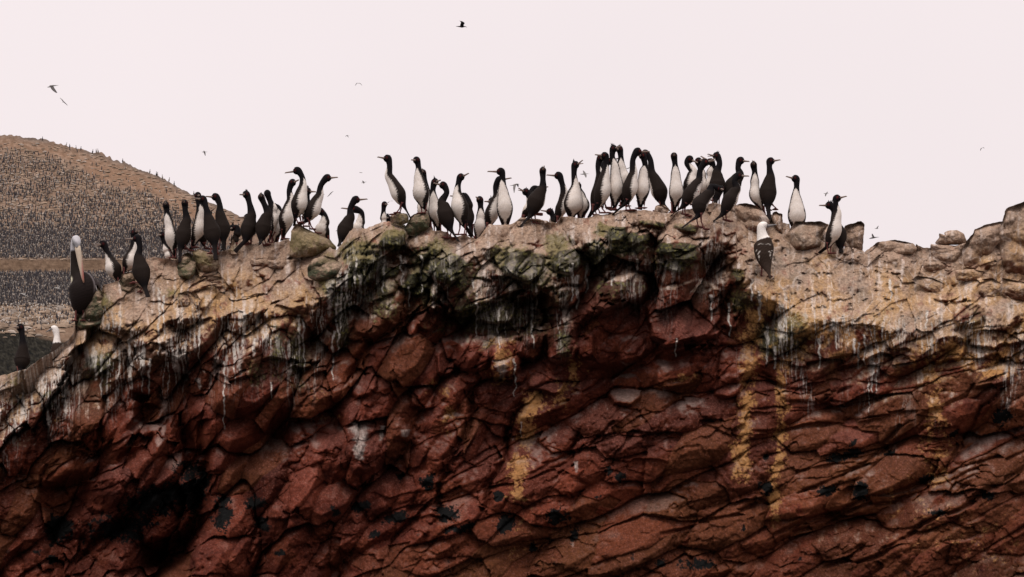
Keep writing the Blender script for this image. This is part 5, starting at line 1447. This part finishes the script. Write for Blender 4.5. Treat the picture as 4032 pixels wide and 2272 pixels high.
# big one above the middle
s_ = .0551; b = zp(1760, 50, s_, (640,975), (900,990), (1080,1010), (1290,990), (1430,1045))
w1 = zp(1760, 50, s_, (1080,1000,0,16), (1090,850,-.15,14), (1140,720,-.3,15), (1020,610,-.5,9), (860,570,-.7,2))
flyer("dark bird with curved raised wings flying highest above the middle of the flock", 60, b, [w1])
s_ = .0826; b = zp(160, 310, s_, (310,405), (430,385), (530,345), (700,325), (850,318))
w1 = zp(160, 310, s_, (540,370,0,13), (600,480,-.3,13), (690,590,-.5,10), (770,670,-.7,5))
w2 = zp(160, 310, s_, (540,345,0,10), (490,330,.4,10), (450,320,.8,6))
flyer("larger of the two birds at upper left, wings beating down", 62, b, [w1, w2], .85, .4)
b = zp(160, 310, s_, (1020,1120), (1060,1110), (1100,1105), (1135,1098), (1150,1090))
flyer("smaller bird gliding with slanting wings just below the larger at upper left", 90, b, [zp(160, 310, s_, (1090,1095,0,3.5), (1020,1000,0,3), (925,915,.1,1.5)), zp(160, 310, s_, (1100,1105,0,3.5), (1190,1180,0,3), (1280,1270,.1,1.5))], .7, .4)
s_ = .0551; b = zp(1340, 300, s_, (1250,500), (1275,502), (1295,505), (1320,500), (1335,498))
flyer("faint bird with drooping arched wings, upper left of centre", 110, b, [zp(1340, 300, s_, (1290,500,0,2.4), (1180,510,0,2.4), (1065,665,0,1.5)), zp(1340, 300, s_, (1290,495,0,2.4), (1400,510,0,2.2), (1560,655,0,1))], .55)
b = zp(1330, 500, s_, (560,640), (600,625), (660,610), (740,602), (830,602))
flyer("small dark bird over the left side of the sky, wings down", 100, b, [zp(1330, 500, s_, (670,615,0,3.4), (720,670,-.1,3), (765,750,-.2,1.2)), zp(1330, 500, s_, (600,620,0,3), (575,650,.1,2.6), (560,680,.2,1.4))], .8, .2)
s_ = .04132; b = zp(770, 570, s_, (590,690), (720,690), (830,680), (980,690), (1140,675))
flyer("small bird above the slope of the far hill, one wing down", 110, b, [zp(770, 570, s_, (840,690,0,6), (890,830,-.1,5.4), (935,1050,-.2,1.6)), zp(770, 570, s_, (850,680,0,5), (820,620,.1,4.6), (785,560,.2,1.4))], .75, .2)
s_ = .0895; b = zp(1260, 660, s_, (1720,210), (1770,217), (1810,222), (1850,226), (1890,235))
flyer("thin dark sliver of a bird gliding level, higher of two over the gap", 130, b, [zp(1260, 660, s_, (1810,220,0,2), (1830,224,.4,1.6), (1850,228,.9,1))], .7)
b = zp(1260, 660, s_, (1815,668), (1880,662), (1935,655), (1985,635), (2055,625))
flyer("small flapping bird right of the two boulder cormorants, lower of two", 110, b, [zp(1260, 660, s_, (1925,645,0,5.5), (1895,605,.1,5), (1860,578,.2,2.5)), zp(1260, 660, s_, (1930,660,0,3.4), (1930,690,-.1,3), (1928,715,-.2,1))], .75, .2)
b = zp(1260, 660, s_, (520,1165), (490,1160), (460,1150), (440,1140), (425,1130))
flyer("gliding bird with long slanting wings beside the boulder cormorants", 110, b, [zp(1260, 660, s_, (455,1140,0,3), (510,1090,0,3), (590,1042,0,1.2)), zp(1260, 660, s_, (450,1150,0,3), (400,1210,0,3), (325,1285,0,1.2))], .55, .3)
b = zp(1260, 660, s_, (115,1235), (135,1215), (160,1195), (190,1178), (212,1170))
flyer("tiny dark bird touching the outline of the right boulder cormorant's breast", 110, b, [zp(1260, 660, s_, (160,1195,0,2), (150,1188,.3,1.6), (140,1182,.6,1))], .9)
s_ = .2893; b = zp(1400, 560, s_, (425,828), (437,822), (448,818), (458,812), (466,806))
flyer("tiny bird flying just above the little throat-patched head on the ridge", 120, b, [zp(1400, 560, s_, (448,818,0,2), (475,800,0,1.6), (515,800,.1,.8))], .6)
b = zp(1900, 560, s_, (500,572), (470,570), (440,578), (405,588), (368,590))
flyer("grey bird gliding left with drooping wings in the gap left of the open-billed caller", 75, b, [zp(1900, 560, s_, (440,580,0,10), (430,620,-.3,9), (430,690,-.6,2)), zp(1900, 560, s_, (450,575,0,9), (475,580,.4,8), (485,612,.7,2))], .55, .3)
b = zp(1900, 560, s_, (1325,433), (1360,435), (1390,432), (1415,430), (1448,430))
flyer("grey bird flying right in front of the tall-crested caller's open bill", 75, b, [zp(1900, 560, s_, (1392,430,0,9), (1385,410,.2,8), (1370,386,.3,3)), zp(1900, 560, s_, (1395,435,0,9), (1405,455,-.2,8), (1408,482,-.3,2))], .5, .3)
b = zp(2250, 540, .24793, (860,500), (880,500), (895,502), (908,498), (920,494))
flyer("faint gliding bird between the bill-touching pair and the red-eyed bird", 90, b, [zp(2250, 540, .24793, (893,497,0,3), (865,495,0,2.4), (830,508,0,1)), zp(2250, 540, .24793, (895,497,0,3), (920,485,0,2.4), (945,470,0,1))], .35, .5)
s_ = .1584; b = zp(3200, 730, s_, (268,195), (300,200), (335,205), (365,200), (402,207))
flyer("small bird flying above the bills of the right-hand cormorant pair", 95, b, [zp(3200, 730, s_, (340,205,0,6), (355,185,.2,5), (370,160,.3,2.5)), zp(3200, 730, s_, (335,210,0,6), (322,240,-.2,5), (316,275,-.3,1.6))], .6, .4)
b = zp(3200, 730, s_, (1535,1078), (1565,1076), (1600,1072), (1620,1075), (1642,1076))
flyer("upper of two birds low over the broad humped boulder, wing raised", 95, b, [zp(3200, 730, s_, (1600,1070,0,5.5), (1612,1040,.1,4.5), (1638,1002,.2,1.4))], .85, .1)
b = zp(3200, 730, s_, (1400,1325), (1450,1312), (1510,1300), (1580,1290), (1655,1286))
flyer("lower of two birds low over the broad humped boulder, neck stretched right", 70, b, [zp(3200, 730, s_, (1520,1295,0,8), (1495,1250,.2,7.5), (1478,1200,.4,2.5))], .95, .1)
s_ = .0551; b = zp(3800, 540, s_, (1150,800), (1160,790), (1175,785), (1190,780), (1200,775))
flyer("lone small bird with hooked wings high at the right edge of the sky", 110, b, [zp(3800, 540, s_, (1170,790,0,2.6), (1130,850,0,2.8), (1095,975,0,1.4)), zp(3800, 540, s_, (1170,785,0,2.2), (1290,750,0,2.2), (1385,795,0,1.2))], .8)
b = zp(900, 620, .26165, (1612,1100), (1620,1102), (1628,1103), (1634,1104), (1640,1105))
flyer("speck of a bird in the sky gap left of the cormorant at the notch", 160, b, [zp(900, 620, .26165, (1625,1103,0,2), (1618,1108,0,1.4), (1612,1112,0,.8))], .6)
b = zp(0, 960, .26166, (920,680), (880,672), (850,662), (830,656), (808,660))
flyer("white bird gliding past the far colony left of the pelican, upper one", 60, b, [zp(0, 960, .26166, (860,665,0,5), (890,655,.1,4), (885,625,.2,1.5))], 0, 1.0)
b = zp(0, 960, .26166, (410,785), (380,772), (345,756), (320,746), (292,750))
flyer("white bird gliding past the far colony at the left edge, lower one", 60, b, [zp(0, 960, .26166, (350,760,0,5), (375,750,.1,4), (380,735,.2,1.5))], 0, 1.0)
